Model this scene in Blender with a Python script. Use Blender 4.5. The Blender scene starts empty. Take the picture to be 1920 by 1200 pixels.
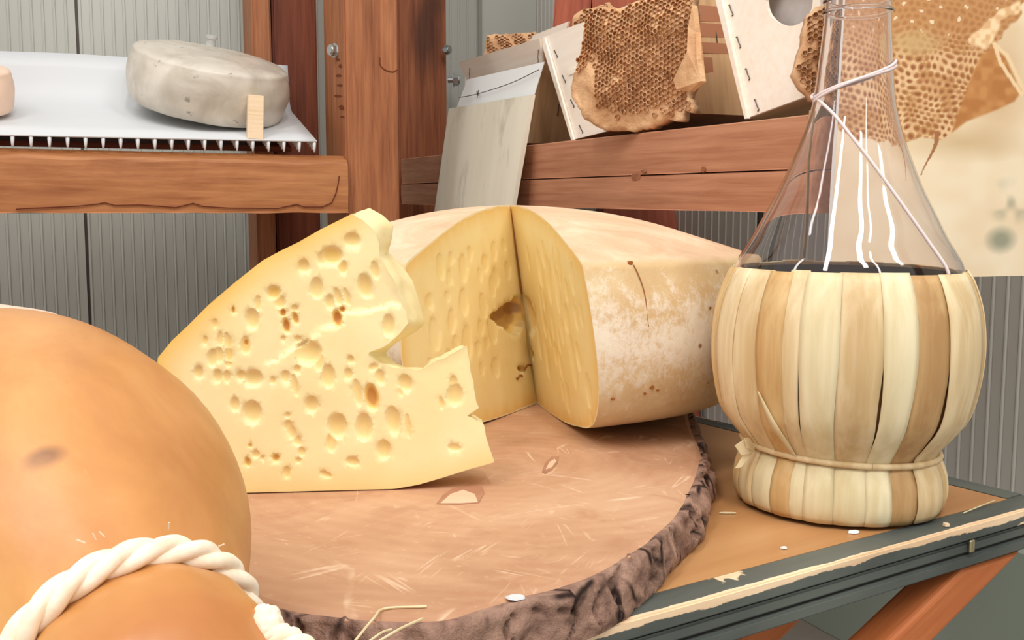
import bpy, bmesh, math, random
import numpy as np
from mathutils import Vector, Matrix, noise
from mathutils.geometry import delaunay_2d_cdt
random.seed(7)
sin, cos, PI = math.sin, math.cos, math.pi
SC = bpy.context.scene
COL = SC.collection
def V(*a): return Vector(a)

# ------------------------------------------------------------------ camera, world, lamps, exposure
F = 1900.0
TH = math.atan(200 / F)
H = 0.55                                    # camera height above the floor
CAM = V(0, 0, H)
cd = bpy.data.cameras.new('camera'); cam = bpy.data.objects.new('camera', cd); COL.objects.link(cam)
cd.sensor_width = 36; cd.lens = 36 * F / 1920; cd.clip_start = 0.02
cam.location = CAM; cam.rotation_euler = (PI / 2 - TH, 0, 0)
SC.camera = cam
SC.view_settings.view_transform = 'Standard'; SC.view_settings.look = 'None'
SC.view_settings.exposure = -0.1; SC.view_settings.gamma = 1.0
SC.view_settings.use_curve_mapping = False
w = bpy.data.worlds.new('world'); SC.world = w; w.use_nodes = True
bg = w.node_tree.nodes['Background']; bg.inputs[0].default_value = (1.0, 0.975, 0.945, 1); bg.inputs[1].default_value = 0.95
def area(name, loc, target, sx, sy, power, col):
    l = bpy.data.lights.new(name, 'AREA'); l.shape = 'RECTANGLE'; l.size = sx; l.size_y = sy
    l.energy = power; l.color = col
    o = bpy.data.objects.new(name, l); COL.objects.link(o); o.location = loc
    o.rotation_euler = (Vector(target) - Vector(loc)).to_track_quat('-Z', 'Y').to_euler()
    return o
area('ceiling_tube_lamp', (-0.75, -0.35, 2.35), (0.0, 0.8, 0.5), 0.16, 1.3, 19, (1.0, 0.97, 0.93))
area('ceiling_tube_lamp', (0.25, -0.45, 2.35), (0.0, 0.8, 0.5), 0.16, 1.3, 17, (1.0, 0.97, 0.93))
area('ceiling_tube_lamp', (1.15, -0.15, 2.35), (0.1, 0.8, 0.5), 0.16, 1.3, 13, (1.0, 0.97, 0.93))
area('ceiling_tube_lamp', (-2.0, 0.1, 2.3), (0.0, 0.8, 0.5), 0.12, 1.2, 7, (1.0, 0.97, 0.93))
area('ceiling_tube_lamp', (0.72, -0.9, 2.0), (0.1, 0.8, 0.5), 0.07, 1.2, 5, (1.0, 0.97, 0.93))

# ------------------------------------------------------------------ picture to place
def ray(u, v):
    cx, cy = (u - 960) / F, (600 - v) / F
    return V(cx, cos(TH) + cy * sin(TH), -sin(TH) + cy * cos(TH))
def atY(u, v, Y): d = ray(u, v); return CAM + d * (Y / d.y)
def atZ(u, v, Z): d = ray(u, v); return CAM + d * ((Z - H) / d.z)
YAW = math.radians(23.4); CA, SA = cos(YAW), sin(YAW)
DA, DB, UP = V(CA, SA, 0), V(-SA, CA, 0), V(0, 0, 1)      # along the left wall, along the right wall
def AB(a, b, z): return DA * a + DB * b + UP * z
def onA(u, v, a): d = ray(u, v); return CAM + d * (a / d.dot(DA))
def onB(u, v, b): d = ray(u, v); return CAM + d * (b / d.dot(DB))

# ------------------------------------------------------------------ materials
def lin(c):
    c = c / 255.0
    return c / 12.92 if c <= 0.04045 else ((c + 0.055) / 1.055) ** 2.4
def S(r, g, b): return (lin(r), lin(g), lin(b), 1)
class Mat:
    def __init__(s, name, rough=0.5, spec=0.4):
        s.m = bpy.data.materials.new(name); s.m.use_nodes = True
        s.nt = s.m.node_tree; s.b = s.nt.nodes['Principled BSDF']
        s.b.inputs['Roughness'].default_value = rough; s.b.inputs['Specular IOR Level'].default_value = spec
        s.tc = s.n('ShaderNodeTexCoord')
        s.h = None
    def n(s, t, **k):
        x = s.nt.nodes.new(t)
        for a, b in k.items(): setattr(x, a, b)
        return x
    def l(s, a, b): s.nt.links.new(a, b)
    def mapping(s, scale=(1, 1, 1), loc=(0, 0, 0), rot=(0, 0, 0), src='Object'):
        m = s.n('ShaderNodeMapping'); m.inputs['Scale'].default_value = scale; m.inputs['Location'].default_value = loc
        if any(rot):        # turn first, stretch afterwards
            q = s.n('ShaderNodeMapping'); q.inputs['Rotation'].default_value = rot; s.l(s.tc.outputs[src], q.inputs[0]); s.l(q.outputs[0], m.inputs[0])
        else: s.l(s.tc.outputs[src], m.inputs[0])
        return m.outputs[0]
    def noise(s, scale, detail=4, stretch=(1, 1, 1), dist=0.0, rough=0.55, loc=(0, 0, 0), rot=(0, 0, 0)):
        t = s.n('ShaderNodeTexNoise'); t.inputs['Scale'].default_value = scale; t.inputs['Detail'].default_value = detail
        t.inputs['Distortion'].default_value = dist; t.inputs['Roughness'].default_value = rough
        s.l(s.mapping(stretch, loc, rot), t.inputs['Vector']); return t.outputs['Fac']
    def ramp(s, fac, stops):
        r = s.n('ShaderNodeValToRGB'); e = r.color_ramp.elements
        e[0].position, e[0].color = stops[0]; e[1].position, e[1].color = stops[-1]
        for p, c in stops[1:-1]:
            k = e.new(p); k.color = c
        s.l(fac, r.inputs[0]); return r.outputs[0]
    def mask(s, fac, lo, hi):
        return s.ramp(fac, [(lo, (0, 0, 0, 1)), (hi, (1, 1, 1, 1))])
    def mix(s, fac, a, b, mode='MIX'):
        x = s.n('ShaderNodeMix', data_type='RGBA', blend_type=mode)
        if isinstance(fac, (int, float)): x.inputs[0].default_value = fac
        else: s.l(fac, x.inputs[0])
        for v, i in ((a, 6), (b, 7)):
            if isinstance(v, tuple): x.inputs[i].default_value = v
            else: s.l(v, x.inputs[i])
        return x.outputs[2]
    def math(s, op, a, b=0.0):
        x = s.n('ShaderNodeMath', operation=op)
        for v, i in ((a, 0), (b, 1)):
            if isinstance(v, (int, float)): x.inputs[i].default_value = v
            else: s.l(v, x.inputs[i])
        return x.outputs[0]
    def xyz(s):
        x = s.n('ShaderNodeSeparateXYZ'); s.l(s.tc.outputs['Object'], x.inputs[0]); return x.outputs
    def color(s, c):
        if isinstance(c, tuple): s.b.inputs['Base Color'].default_value = c
        else: s.l(c, s.b.inputs['Base Color'])
        return s
    def bump(s, h, dist=0.001, strength=0.5):
        x = s.n('ShaderNodeBump'); x.inputs['Distance'].default_value = dist; x.inputs['Strength'].default_value = strength
        if s.h is not None: s.l(s.h, x.inputs['Normal'])
        s.l(h, x.inputs['Height']); s.l(x.outputs[0], s.b.inputs['Normal']); s.h = x.outputs[0]
        return s
    def sss(s, wgt, rad, scale=0.01):
        s.b.inputs['Subsurface Weight'].default_value = wgt; s.b.inputs['Subsurface Radius'].default_value = rad
        s.b.inputs['Subsurface Scale'].default_value = scale; return s

def wood(name, dark, mid, light, scale=14, stretch=(0.08, 1, 1), rough=0.55, knots=0.0, loc=(0, 0, 0), bump=0.5, spots=()):
    m = Mat(name, rough, 0.35)
    g = m.noise(scale, 6, stretch, 1.2, 0.6, loc); f = m.noise(scale * 9, 4, (stretch[0] * 0.6, 1, 1), 0.3, 0.6, loc)
    c = m.ramp(g, [(0.28, dark), (0.5, mid), (0.72, light)])
    c = m.mix(0.45, c, m.ramp(f, [(0.3, dark), (0.65, light)]))
    if knots:
        v = m.n('ShaderNodeTexVoronoi'); v.inputs['Scale'].default_value = knots; m.l(m.mapping((0.45, 1, 1), loc), v.inputs['Vector'])
        c = m.mix(m.ramp(v.outputs['Distance'], [(0.03, (1, 1, 1, 1)), (0.11, (0, 0, 0, 1))]), c, (dark[0] * .5, dark[1] * .45, dark[2] * .4, 1))
    for (px_, py_, pz_), r_, k_, col_ in spots:
        vd = m.n('ShaderNodeVectorMath', operation='DISTANCE'); m.l(m.mapping((k_, 1, 1)), vd.inputs[0]); vd.inputs[1].default_value = (px_ * k_, py_, pz_)
        dd = m.math('ADD', vd.outputs['Value'], m.math('MULTIPLY', m.math('SUBTRACT', g, 0.5), r_ * 1.4))
        c = m.mix(m.math('MULTIPLY', m.ramp(dd, [(r_ * .35, (1, 1, 1, 1)), (r_ * 1.25, (0, 0, 0, 1))]), .75), c, col_)
    m.color(c); m.bump(f, 0.0008, bump); return m.m
def plain(name, c, rough=0.5, spec=0.4, metal=0.0, var=0.0, scale=40, bump=0.0):
    m = Mat(name, rough, spec); m.b.inputs['Metallic'].default_value = metal
    if var:
        n = m.noise(scale, 5)
        d = tuple(x * (1 - var) for x in c[:3]) + (1,); l = tuple(min(1, x * (1 + var)) for x in c[:3]) + (1,)
        m.color(m.ramp(n, [(0.3, d), (0.7, l)]))
        if bump: m.bump(n, 0.001, bump)
    else: m.color(c)
    return m.m

M = {}
M['rack'] = wood('rack_wood', S(112, 60, 34), S(156, 94, 58), S(182, 122, 80), 22, knots=0)
M['rail'] = wood('rail_wood', S(128, 72, 40), S(168, 106, 62), S(196, 138, 90), 13, stretch=(0.14, 1, 1), loc=(3, 1, 0))
M['railb'] = wood('right_rail_wood', S(144, 86, 58), S(176, 120, 88), S(200, 146, 114), 16, loc=(8, 2, 4))
M['darkpost'] = wood('dark_post_wood', S(84, 36, 20), S(112, 52, 30), S(140, 74, 46), 16, loc=(1, 7, 0))
M['redpost'] = wood('red_post_wood', S(134, 58, 34), S(160, 76, 48), S(178, 94, 64), 16, loc=(1, 4, 3))
M['leg'] = wood('leg_wood', S(150, 74, 34), S(184, 102, 54), S(202, 124, 74), 10, loc=(5, 5, 0))
M['ply'] = wood('thin_plywood', S(240, 224, 204), S(250, 238, 222), S(253, 246, 236), 12, bump=0.1, loc=(2, 2, 9))
M['plyin'] = wood('inner_plywood', S(168, 124, 86), S(198, 156, 112), S(218, 182, 138), 12, bump=0.1, loc=(4, 1, 9))
M['peg'] = wood('pale_peg_wood', S(214, 182, 142), S(232, 206, 170), S(244, 222, 192), 30, bump=0.1)
M['zinc'] = plain('zinc_bolt', S(190, 194, 194), 0.32, 0.5, 0.9)
M['iron'] = plain('staple_wire', S(92, 78, 70), 0.45, 0.5, 0.7)
M['brass'] = plain('dull_brass', S(170, 160, 128), 0.4, 0.5, 0.8)

def wallmat(name, c1, c2):
    m = Mat(name, 0.42, 0.4)
    m.color(m.ramp(m.noise(2.2, 4, (1, 1, 0.6)), [(0.3, c1), (0.7, c2)])); return m.m
M['wall'] = wallmat('ribbed_pvc', S(182, 184, 176), S(198, 199, 191))
M['wallr'] = wallmat('ribbed_pvc_right', S(184, 182, 174), S(198, 196, 188))
M['base'] = wallmat('skirting_green', S(142, 154, 142), S(164, 172, 160))
M['floor'] = plain('floor_screed', S(150, 140, 130), 0.6, 0.3, 0, 0.15, 6)
M['seam'] = plain('seam_strip', S(96, 88, 82), 0.6)

# painted strips: dark green-grey paint worn to bare wood along the upper arris
def paint(name, edge):
    m = Mat(name, 0.45, 0.4)
    x = m.xyz(); n = m.noise(60, 6, (0.25, 1, 1), 0.4, 0.7)
    pc = m.ramp(m.noise(30, 5, (0.2, 1, 1)), [(0.3, S(62, 68, 66)), (0.7, S(96, 102, 96))])
    wc = m.ramp(m.noise(60, 4, (0.1, 1, 1)), [(0.3, S(206, 168, 128)), (0.7, S(248, 220, 184))])
    spots = m.mask(m.noise(16, 5, (0.5, 1, 1), 0.6, 0.7, (4, 4, 1)), 0.605, 0.62)
    if edge:
        near = m.math('ADD', m.math('MULTIPLY', m.math('ABSOLUTE', m.math('SUBTRACT', x[1], edge[0])), 150), m.math('MULTIPLY', m.math('ABSOLUTE', m.math('SUBTRACT', x[2], edge[1])), 110))
        worn = m.mask(m.math('SUBTRACT', m.math('ADD', n, 0.22), near), 0.27, 0.31)
        c = m.mix(worn, m.mix(spots, pc, wc), wc)
    else: c = m.mix(spots, pc, wc)
    m.color(c); m.bump(n, 0.0006, 0.4); return m.m
M['paint'] = paint('worn_black_paint', None)
M['paintedge'] = paint('worn_black_paint_edge', (-0.0105, 0.0050))
m = Mat('varnished_panel', 0.35, 0.4)
g = m.noise(9, 6, (0.12, 1, 1), 1.0)
m.color(m.ramp(g, [(0.25, S(168, 118, 72)), (0.5, S(188, 138, 90)), (0.75, S(202, 156, 108))])); M['panel'] = m.m

# cheese
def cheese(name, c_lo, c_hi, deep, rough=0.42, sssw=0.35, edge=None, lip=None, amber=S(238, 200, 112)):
    m = Mat(name, rough, 0.35)
    c = m.ramp(m.noise(22, 5), [(0.3, c_lo), (0.7, c_hi)])
    if edge:
        a = m.n('ShaderNodeAttribute', attribute_name='edge'); c = m.mix(a.outputs['Fac'], c, edge)
        if lip: c = m.mix(m.mask(a.outputs['Fac'], .80, .90), c, lip)
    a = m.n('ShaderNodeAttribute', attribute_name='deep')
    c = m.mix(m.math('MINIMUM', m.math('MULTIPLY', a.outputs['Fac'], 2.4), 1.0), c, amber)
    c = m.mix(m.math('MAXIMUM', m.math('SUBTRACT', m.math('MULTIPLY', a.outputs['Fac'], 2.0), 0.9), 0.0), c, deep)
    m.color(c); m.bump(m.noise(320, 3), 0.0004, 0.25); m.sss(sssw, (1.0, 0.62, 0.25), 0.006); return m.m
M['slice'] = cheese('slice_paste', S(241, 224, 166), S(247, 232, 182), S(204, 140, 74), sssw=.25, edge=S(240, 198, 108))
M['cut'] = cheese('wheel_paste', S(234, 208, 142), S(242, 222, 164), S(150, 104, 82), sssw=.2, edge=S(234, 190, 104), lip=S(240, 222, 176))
m = Mat('slice_rind', 0.6, 0.3); m.color(m.ramp(m.noise(40, 5), [(0.3, S(214, 160, 92)), (0.7, S(238, 196, 130))])); M['slicerind'] = m.m
m = Mat('wheel_rind', 0.6, 0.3)
x = m.xyz()
n1, n2 = m.noise(16, 6, rough=0.65), m.noise(170, 7, (1, 1, 0.7), 0.3, 0.8)
side = m.ramp(m.math('ADD', n1, m.math('MULTIPLY', x[2], -1.2)), [(0.3, S(208, 176, 130)), (0.5, S(222, 200, 158)), (0.7, S(214, 188, 146))])
mold = m.math('MULTIPLY', m.mask(m.math('SUBTRACT', m.math('ADD', m.math('MULTIPLY', n2, 1.1), m.math('MULTIPLY', n1, 0.5)), m.math('MULTIPLY', m.math('ABSOLUTE', m.math('SUBTRACT', x[2], 0.080)), 6.5)), 0.54, 0.74), 0.62)
side = m.mix(mold, side, S(240, 234, 222))
top = m.ramp(m.noise(14, 6, (1, 1.6, 1), 0.7, 0.65), [(0.28, S(214, 170, 134)), (0.5, S(228, 192, 158)), (0.72, S(240, 216, 186))])
c = m.mix(m.mask(m.math('ADD', x[2], m.math('MULTIPLY', m.math('SUBTRACT', n1, 0.5), 0.006)), 0.133, 0.137), side, top)
spk = m.n('ShaderNodeTexVoronoi'); spk.inputs['Scale'].default_value = 28; m.l(m.tc.outputs['Object'], spk.inputs['Vector'])
c = m.mix(m.math('MULTIPLY', m.ramp(spk.outputs['Distance'], [(0.035, (1, 1, 1, 1)), (0.07, (0, 0, 0, 1))]), m.mask(m.noise(9, 2), 0.55, 0.6)), c, S(150, 92, 52))
m.color(c); m.bump(n2, 0.0014, 0.55); m.bump(n1, 0.003, 0.3); m.sss(0.12, (1, .6, .3), 0.004); M['rind'] = m.m
m = Mat('smoked_rind', 0.36, 0.4)
c = m.ramp(m.noise(13, 6, (1, 1, 0.8), 0.8, 0.6), [(0.25, S(176, 116, 64)), (0.5, S(198, 138, 80)), (0.75, S(214, 160, 102))])
x = m.xyz(); c = m.mix(m.math('MULTIPLY', m.mask(m.noise(9, 4, loc=(1, 1, 7)), .5, .68), .55), c, S(222, 170, 92))
c = m.mix(m.math('MULTIPLY', m.mask(m.math('ADD', x[2], m.math('MULTIPLY', m.noise(24, 3), .03)), .150, .185), .55), c, S(168, 96, 52))
c = m.mix(m.mask(m.noise(46, 3, loc=(3, 1, 2)), 0.70, 0.78), c, S(230, 186, 122))
v = m.n('ShaderNodeTexVoronoi'); v.inputs['Scale'].default_value = 19; m.l(m.mapping((1, 1, 1.6), (0.31, 0.2, 0.13)), v.inputs['Vector'])
c = m.mix(m.math('MULTIPLY', m.ramp(v.outputs['Distance'], [(0.06, (1, 1, 1, 1)), (0.16, (0, 0, 0, 1))]), m.mask(m.noise(14, 2, loc=(9, 2, 2)), 0.52, 0.6)), c, S(124, 84, 62))
m.color(c); m.bump(m.noise(70, 5), 0.0008, 0.3); m.sss(0.12, (1, .6, .3), 0.005); M['smoked'] = m.m
m = Mat('pale_mould_rind', 0.33, 0.5)
c = m.ramp(m.noise(18, 6, dist=0.8), [(0.25, S(172, 164, 150)), (0.5, S(198, 190, 176)), (0.75, S(218, 212, 200))])
c = m.mix(m.mask(m.noise(34, 6, loc=(2, 0, 5), rough=0.7), 0.63, 0.67), c, S(148, 142, 132))
m.color(c); m.bump(m.noise(50, 6), 0.002, 0.35); M['white'] = m.m
M['pinkcheese'] = plain('pink_rind', S(236, 206, 184), 0.5, 0.35, 0, 0.06, 30)

# log slice: heartwood rings, radial checks and knife scars
m = Mat('log_face', 0.5, 0.35)
x = m.xyz()
mp = m.mapping((1, 1, 1), (0.02, 0.02, 0))
wv = m.n('ShaderNodeTexWave', wave_type='RINGS', rings_direction='Z'); wv.inputs['Scale'].default_value = 26; wv.inputs['Distortion'].default_value = 5; wv.inputs['Detail'].default_value = 4; wv.inputs['Detail Scale'].default_value = 1.2
m.l(mp, wv.inputs['Vector'])
c = m.ramp(m.noise(7, 6, (1, 1, 1), 1.0, 0.6), [(0.25, S(168, 122, 92)), (0.5, S(192, 148, 116)), (0.75, S(210, 172, 140))])
c = m.mix(0.04, c, m.ramp(wv.outputs['Fac'], [(0.2, S(164, 108, 72)), (0.8, S(232, 192, 152))]))
for sc, rt, lo in ((46, 0.15, .64), (60, 1.45, .62), (66, -0.5, .63), (52, 0.9, .63), (70, -1.1, .63), (74, 0.5, .63), (64, 1.9, .63)):
    rg = m.math('SUBTRACT', 1.0, m.math('ABSOLUTE', m.math('MULTIPLY', m.math('SUBTRACT', m.noise(sc, 2, (0.07, 1, 1), 0.5, 0.5, (rt * 3, 1, 0), (0, 0, rt)), .5), 48)))
    gate = m.mask(m.noise(30, 3, (.6, 1, 1), loc=(rt * 7, 2, 1), rot=(0, 0, rt)), lo - .03, lo + .06)
    c = m.mix(m.math('MULTIPLY', m.math('MULTIPLY', m.math('MAXIMUM', rg, 0.0), gate), 0.5), c, S(246, 222, 192))
c = m.mix(m.math('MULTIPLY', m.mask(m.noise(22, 5, dist=1.5), 0.58, 0.72), 0.35), c, S(158, 104, 76))
c = m.mix(m.math('MULTIPLY', m.mask(m.noise(210, 4), .64, .74), .35), c, S(240, 210, 174))
m.color(c); m.bump(m.noise(60, 5, (0.4, 1, 1)), 0.001, 0.3); M['log'] = m.m
m = Mat('log_bark', 0.85, 0.2)
c = m.ramp(m.noise(34, 6, (1, 1, 1), 0.6, 0.7), [(0.25, S(70, 52, 46)), (0.42, S(132, 102, 88)), (0.6, S(168, 134, 116)), (0.8, S(200, 170, 150))])
vo = m.n('ShaderNodeTexVoronoi', feature='DISTANCE_TO_EDGE'); vo.inputs['Scale'].default_value = 42; m.l(m.mapping((1, 1, .55)), vo.inputs['Vector'])
cr = m.math('MULTIPLY', m.ramp(vo.outputs['Distance'], [(0.02, (1, 1, 1, 1)), (0.09, (0, 0, 0, 1))]), m.mask(m.noise(20, 3, loc=(4, 4, 4)), .48, .56))
c = m.mix(cr, c, S(46, 32, 28))
m.color(c); m.bump(m.noise(90, 6, rough=0.7), 0.004, 0.8); M['bark'] = m.m
M['barkwood'] = plain('inner_bark', S(186, 146, 124), 0.7, 0.25, 0, 0.15, 40)

# straw, glass, cords
def straw(name, a, b, c3):
    m = Mat(name, 0.5, 0.35)
    g = m.noise(90, 5, (1, 1, 0.035), 0.25, 0.6); g2 = m.noise(28, 4, (1, 1, 0.05), 0.2)
    c = m.mix(0.5, m.ramp(g2, [(0.34, a), (0.5, b), (0.66, c3)]), m.ramp(g, [(0.38, a), (0.62, c3)]))
    m.color(c); m.bump(g, 0.0006, 0.4); m.sss(0.15, (1, .7, .4), 0.003); return m.m
M['straw0'] = straw('straw_cream', S(196, 164, 116), S(222, 196, 150), S(236, 216, 178))
M['straw1'] = straw('straw_tan', S(168, 128, 82), S(188, 148, 98), S(210, 176, 126))
M['straw2'] = straw('straw_pale', S(208, 188, 142), S(224, 206, 164), S(236, 222, 186))
M['straw3'] = straw('straw_gold', S(186, 144, 90), S(208, 170, 114), S(228, 198, 146))
M['gap_shade'] = plain('slit_shade_brown', S(112, 76, 44), 0.8, 0.2)
m = Mat('clear_glass', 0.0, 0.5); m.b.inputs['Transmission Weight'].default_value = 1.0; m.b.inputs['IOR'].default_value = 1.45
m.color((0.96, 0.925, 0.925, 1)); M['glass'] = m.m
M['cord'] = plain('lilac_cord', S(226, 208, 206), 0.7, 0.2)
m = Mat('cotton_rope', 0.85, 0.15); n = m.noise(140, 4, (1, 1, 1)); m.color(m.ramp(n, [(0.3, S(236, 216, 186)), (0.7, S(252, 240, 220))])); m.bump(n, 0.0006, 0.5); M['rope'] = m.m
M['plastic'] = plain('white_plastic', S(208, 211, 214), 0.45, 0.4)
m = Mat('clear_plastic', 0.25, 0.4); m.b.inputs['Transmission Weight'].default_value = 0.5; m.color(S(226, 228, 226)); M['clearplastic'] = m.m
M['paper'] = plain('white_card', S(232, 236, 236), 0.6, 0.3)
m = Mat('mouldy_plank', 0.6, 0.3)
c = m.ramp(m.noise(10, 5, (1, 1, 0.2)), [(0.3, S(208, 202, 182)), (0.7, S(228, 222, 204))])
c = m.mix(m.math('MULTIPLY', m.mask(m.noise(26, 5, (1, 1, 0.45), loc=(0.3, 0.1, 0)), 0.56, 0.72), 0.55), c, S(150, 144, 124))
m.color(c); M['plank'] = m.m
M['greyplate'] = plain('grey_plate', S(190, 182, 178), 0.5, 0.4, 0, 0.12, 40)
m = Mat('comb_wax', 0.45, 0.4)
c = m.ramp(m.noise(40, 5), [(0.3, S(160, 108, 70)), (0.6, S(194, 142, 98)), (0.8, S(222, 180, 136))])
m.color(c); m.bump(m.noise(200, 4), 0.0015, 0.5); m.sss(0.2, (1, .6, .3), 0.004); M['comb'] = m.m
m = Mat('comb_cap_wax', 0.5, 0.35)
c = m.ramp(m.noise(28, 5), [(0.3, S(200, 150, 106)), (0.55, S(226, 182, 138)), (0.8, S(240, 206, 164))])
m.color(c); m.bump(m.noise(120, 5, rough=0.7), 0.004, 0.7); m.sss(0.2, (1, .6, .3), 0.004); M['combcap'] = m.m
m = Mat('printed_poster', 0.45, 0.3)
a = m.n('ShaderNodeAttribute', attribute_name='print'); m.color(a.outputs['Color']); M['poster'] = m.m

# ------------------------------------------------------------------ building helpers
WM = {}
def thing(name, label, cat, loc, group=None):
    o = bpy.data.objects.new(name, None); COL.objects.link(o); o.location = loc
    o.empty_display_size = 0.02
    o['label'] = label; o['category'] = cat
    if group: o['group'] = group
    WM[o.name] = Matrix.Translation(Vector(loc)); return o
def tag(o, label, cat, group=None):
    o['label'] = label; o['category'] = cat
    if group: o['group'] = group
    return o
def link(name, me, mat, parent, Mx):
    o = bpy.data.objects.new(name, me); COL.objects.link(o)
    if mat is not None and not me.materials: me.materials.append(mat)
    o.matrix_basis = Mx; WM[o.name] = Mx
    if parent is not None:
        o.parent = parent; o.matrix_parent_inverse = WM[parent.name].inverted()
    return o
def obj(name, verts, faces, mat, parent=None, Mx=None, smooth=False, origin=None):
    """Mx None: verts are world places and the origin moves to their middle"""
    verts = [Vector(v) for v in verts]
    if Mx is None:
        if origin is None:
            lo = Vector([min(v[i] for v in verts) for i in range(3)]); hi = Vector([max(v[i] for v in verts) for i in range(3)])
            origin = (lo + hi) / 2; origin.z = lo.z
        Mx = Matrix.Translation(origin); verts = [v - Vector(origin) for v in verts]
    me = bpy.data.meshes.new(name); me.from_pydata([tuple(v) for v in verts], [], faces)
    bm = bmesh.new(); bm.from_mesh(me); bmesh.ops.recalc_face_normals(bm, faces=bm.faces); bm.to_mesh(me); bm.free()
    if smooth: me.polygons.foreach_set('use_smooth', [True] * len(me.polygons))
    me.update()
    return link(name, me, mat, parent, Mx)
def bobj(name, bm, mat, parent=None, Mx=None, smooth=False):
    me = bpy.data.meshes.new(name); bm.to_mesh(me); bm.free()
    if smooth: me.polygons.foreach_set('use_smooth', [True] * len(me.polygons))
    return link(name, me, mat, parent, Mx or Matrix.Identity(4))
def frame(o, x, y, z): return Matrix(((x.x, y.x, z.x, o.x), (x.y, y.y, z.y, o.y), (x.z, y.z, z.z, o.z), (0, 0, 0, 1)))
def box(name, c, x, y, z, size, mat, parent=None, bevel=0.0015, seg=1):
    bm = bmesh.new(); bmesh.ops.create_cube(bm, size=1)
    for v in bm.verts: v.co = V(v.co.x * size[0], v.co.y * size[1], v.co.z * size[2])
    if bevel: bmesh.ops.bevel(bm, geom=bm.edges[:], offset=bevel, segments=seg, affect='EDGES')
    return bobj(name, bm, mat, parent, frame(Vector(c), x.normalized(), y.normalized(), z.normalized()))
def beam(name, p0, p1, out, height, thick, mat, parent=None, bevel=0.002):
    """p0-p1: the middle line of the face that looks along `out`"""
    x = (p1 - p0).normalized(); y = -(out - x * out.dot(x)).normalized(); z = x.cross(y)
    if z.z < 0: z = -z; 
    c = (p0 + p1) / 2 + y * thick / 2
    if x.cross(y).dot(z) < 0: x = -x
    return box(name, c, x, y, z, ((p1 - p0).length, thick, height), mat, parent, bevel, 2)
def sheet(quad, n, t, name, mat, parent=None, sub=1):
    """a flat plate from four corner points, thickness t towards n"""
    n = n.normalized() * t; q = [Vector(p) for p in quad]
    vs = q + [p + n for p in q]
    x = (q[1] - q[0]).normalized(); z = (q[3] - q[0]); z = (z - x * z.dot(x)).normalized(); y = z.cross(x)
    Mx = frame(sum(vs, V(0, 0, 0)) / 8, x, y, z); inv = Mx.inverted()
    return obj(name, [inv @ v for v in vs], [(0, 1, 2, 3), (7, 6, 5, 4), (0, 4, 5, 1), (1, 5, 6, 2), (2, 6, 7, 3), (3, 7, 4, 0)], mat, parent, Mx)
def tube(pts, r, seg=8, cap=True, rs=None):
    pts = [Vector(p) for p in pts]; vs, fs = [], []
    t = (pts[1] - pts[0]).normalized(); nrm = t.orthogonal().normalized()
    for i, p in enumerate(pts):
        a, b = pts[max(i - 1, 0)], pts[min(i + 1, len(pts) - 1)]
        t2 = (b - a).normalized() if (b - a).length > 1e-9 else t
        nrm = (nrm - t2 * nrm.dot(t2)).normalized(); bi = t2.cross(nrm); t = t2
        rr = r if rs is None else rs[i]
        vs += [p + (nrm * cos(2 * PI * k / seg) + bi * sin(2 * PI * k / seg)) * rr for k in range(seg)]
    for i in range(len(pts) - 1):
        for k in range(seg):
            fs.append((i * seg + k, i * seg + (k + 1) % seg, (i + 1) * seg + (k + 1) % seg, (i + 1) * seg + k))
    if cap: fs += [tuple(range(seg))[::-1], tuple((len(pts) - 1) * seg + k for k in range(seg))]
    return vs, fs
def join(parts):
    vs, fs = [], []
    for v, f in parts:
        o = len(vs); vs += v; fs += [tuple(i + o for i in q) for q in f]
    return vs, fs
def lathe(prof, seg=48, a0=0, a1=2 * PI):
    full = abs(a1 - a0 - 2 * PI) < 1e-6; n = seg if full else seg + 1
    vs = [V(r * cos(a0 + (a1 - a0) * k / seg), r * sin(a0 + (a1 - a0) * k / seg), z) for r, z in prof for k in range(n)]
    fs = []
    for i in range(len(prof) - 1):
        for k in range(seg):
            k2 = (k + 1) % n
            fs.append((i * n + k, i * n + k2, (i + 1) * n + k2, (i + 1) * n + k))
    return vs, fs
def spline(pts, n):
    """Catmull-Rom through 2-D or 3-D points"""
    P = [Vector(p) for p in pts]; P = [P[0] * 2 - P[1]] + P + [P[-1] * 2 - P[-2]]; out = []
    for i in range(1, len(P) - 2):
        for k in range(n):
            t = k / n; a, b, c, d = P[i - 1:i + 3]
            out.append(0.5 * ((2 * b) + (c - a) * t + (2 * a - 5 * b + 4 * c - d) * t * t + (3 * b - a - 3 * c + d) * t ** 3))
    out.append(P[-2]); return out
def inside(x, y, poly):
    c = False; j = len(poly) - 1
    for i in range(len(poly)):
        xi, yi = poly[i][0], poly[i][1]; xj, yj = poly[j][0], poly[j][1]
        if (yi > y) != (yj > y) and x < (xj - xi) * (y - yi) / (yj - yi) + xi: c = not c
        j = i
    return c
def edgedist(x, y, poly):
    best = 9
    for i in range(len(poly)):
        ax, ay = poly[i - 1][0], poly[i - 1][1]; bx, by = poly[i][0], poly[i][1]
        dx, dy = bx - ax, by - ay; L = dx * dx + dy * dy
        t = 0 if L < 1e-14 else max(0, min(1, ((x - ax) * dx + (y - ay) * dy) / L))
        best = min(best, math.hypot(x - ax - t * dx, y - ay - t * dy))
    return best
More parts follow.
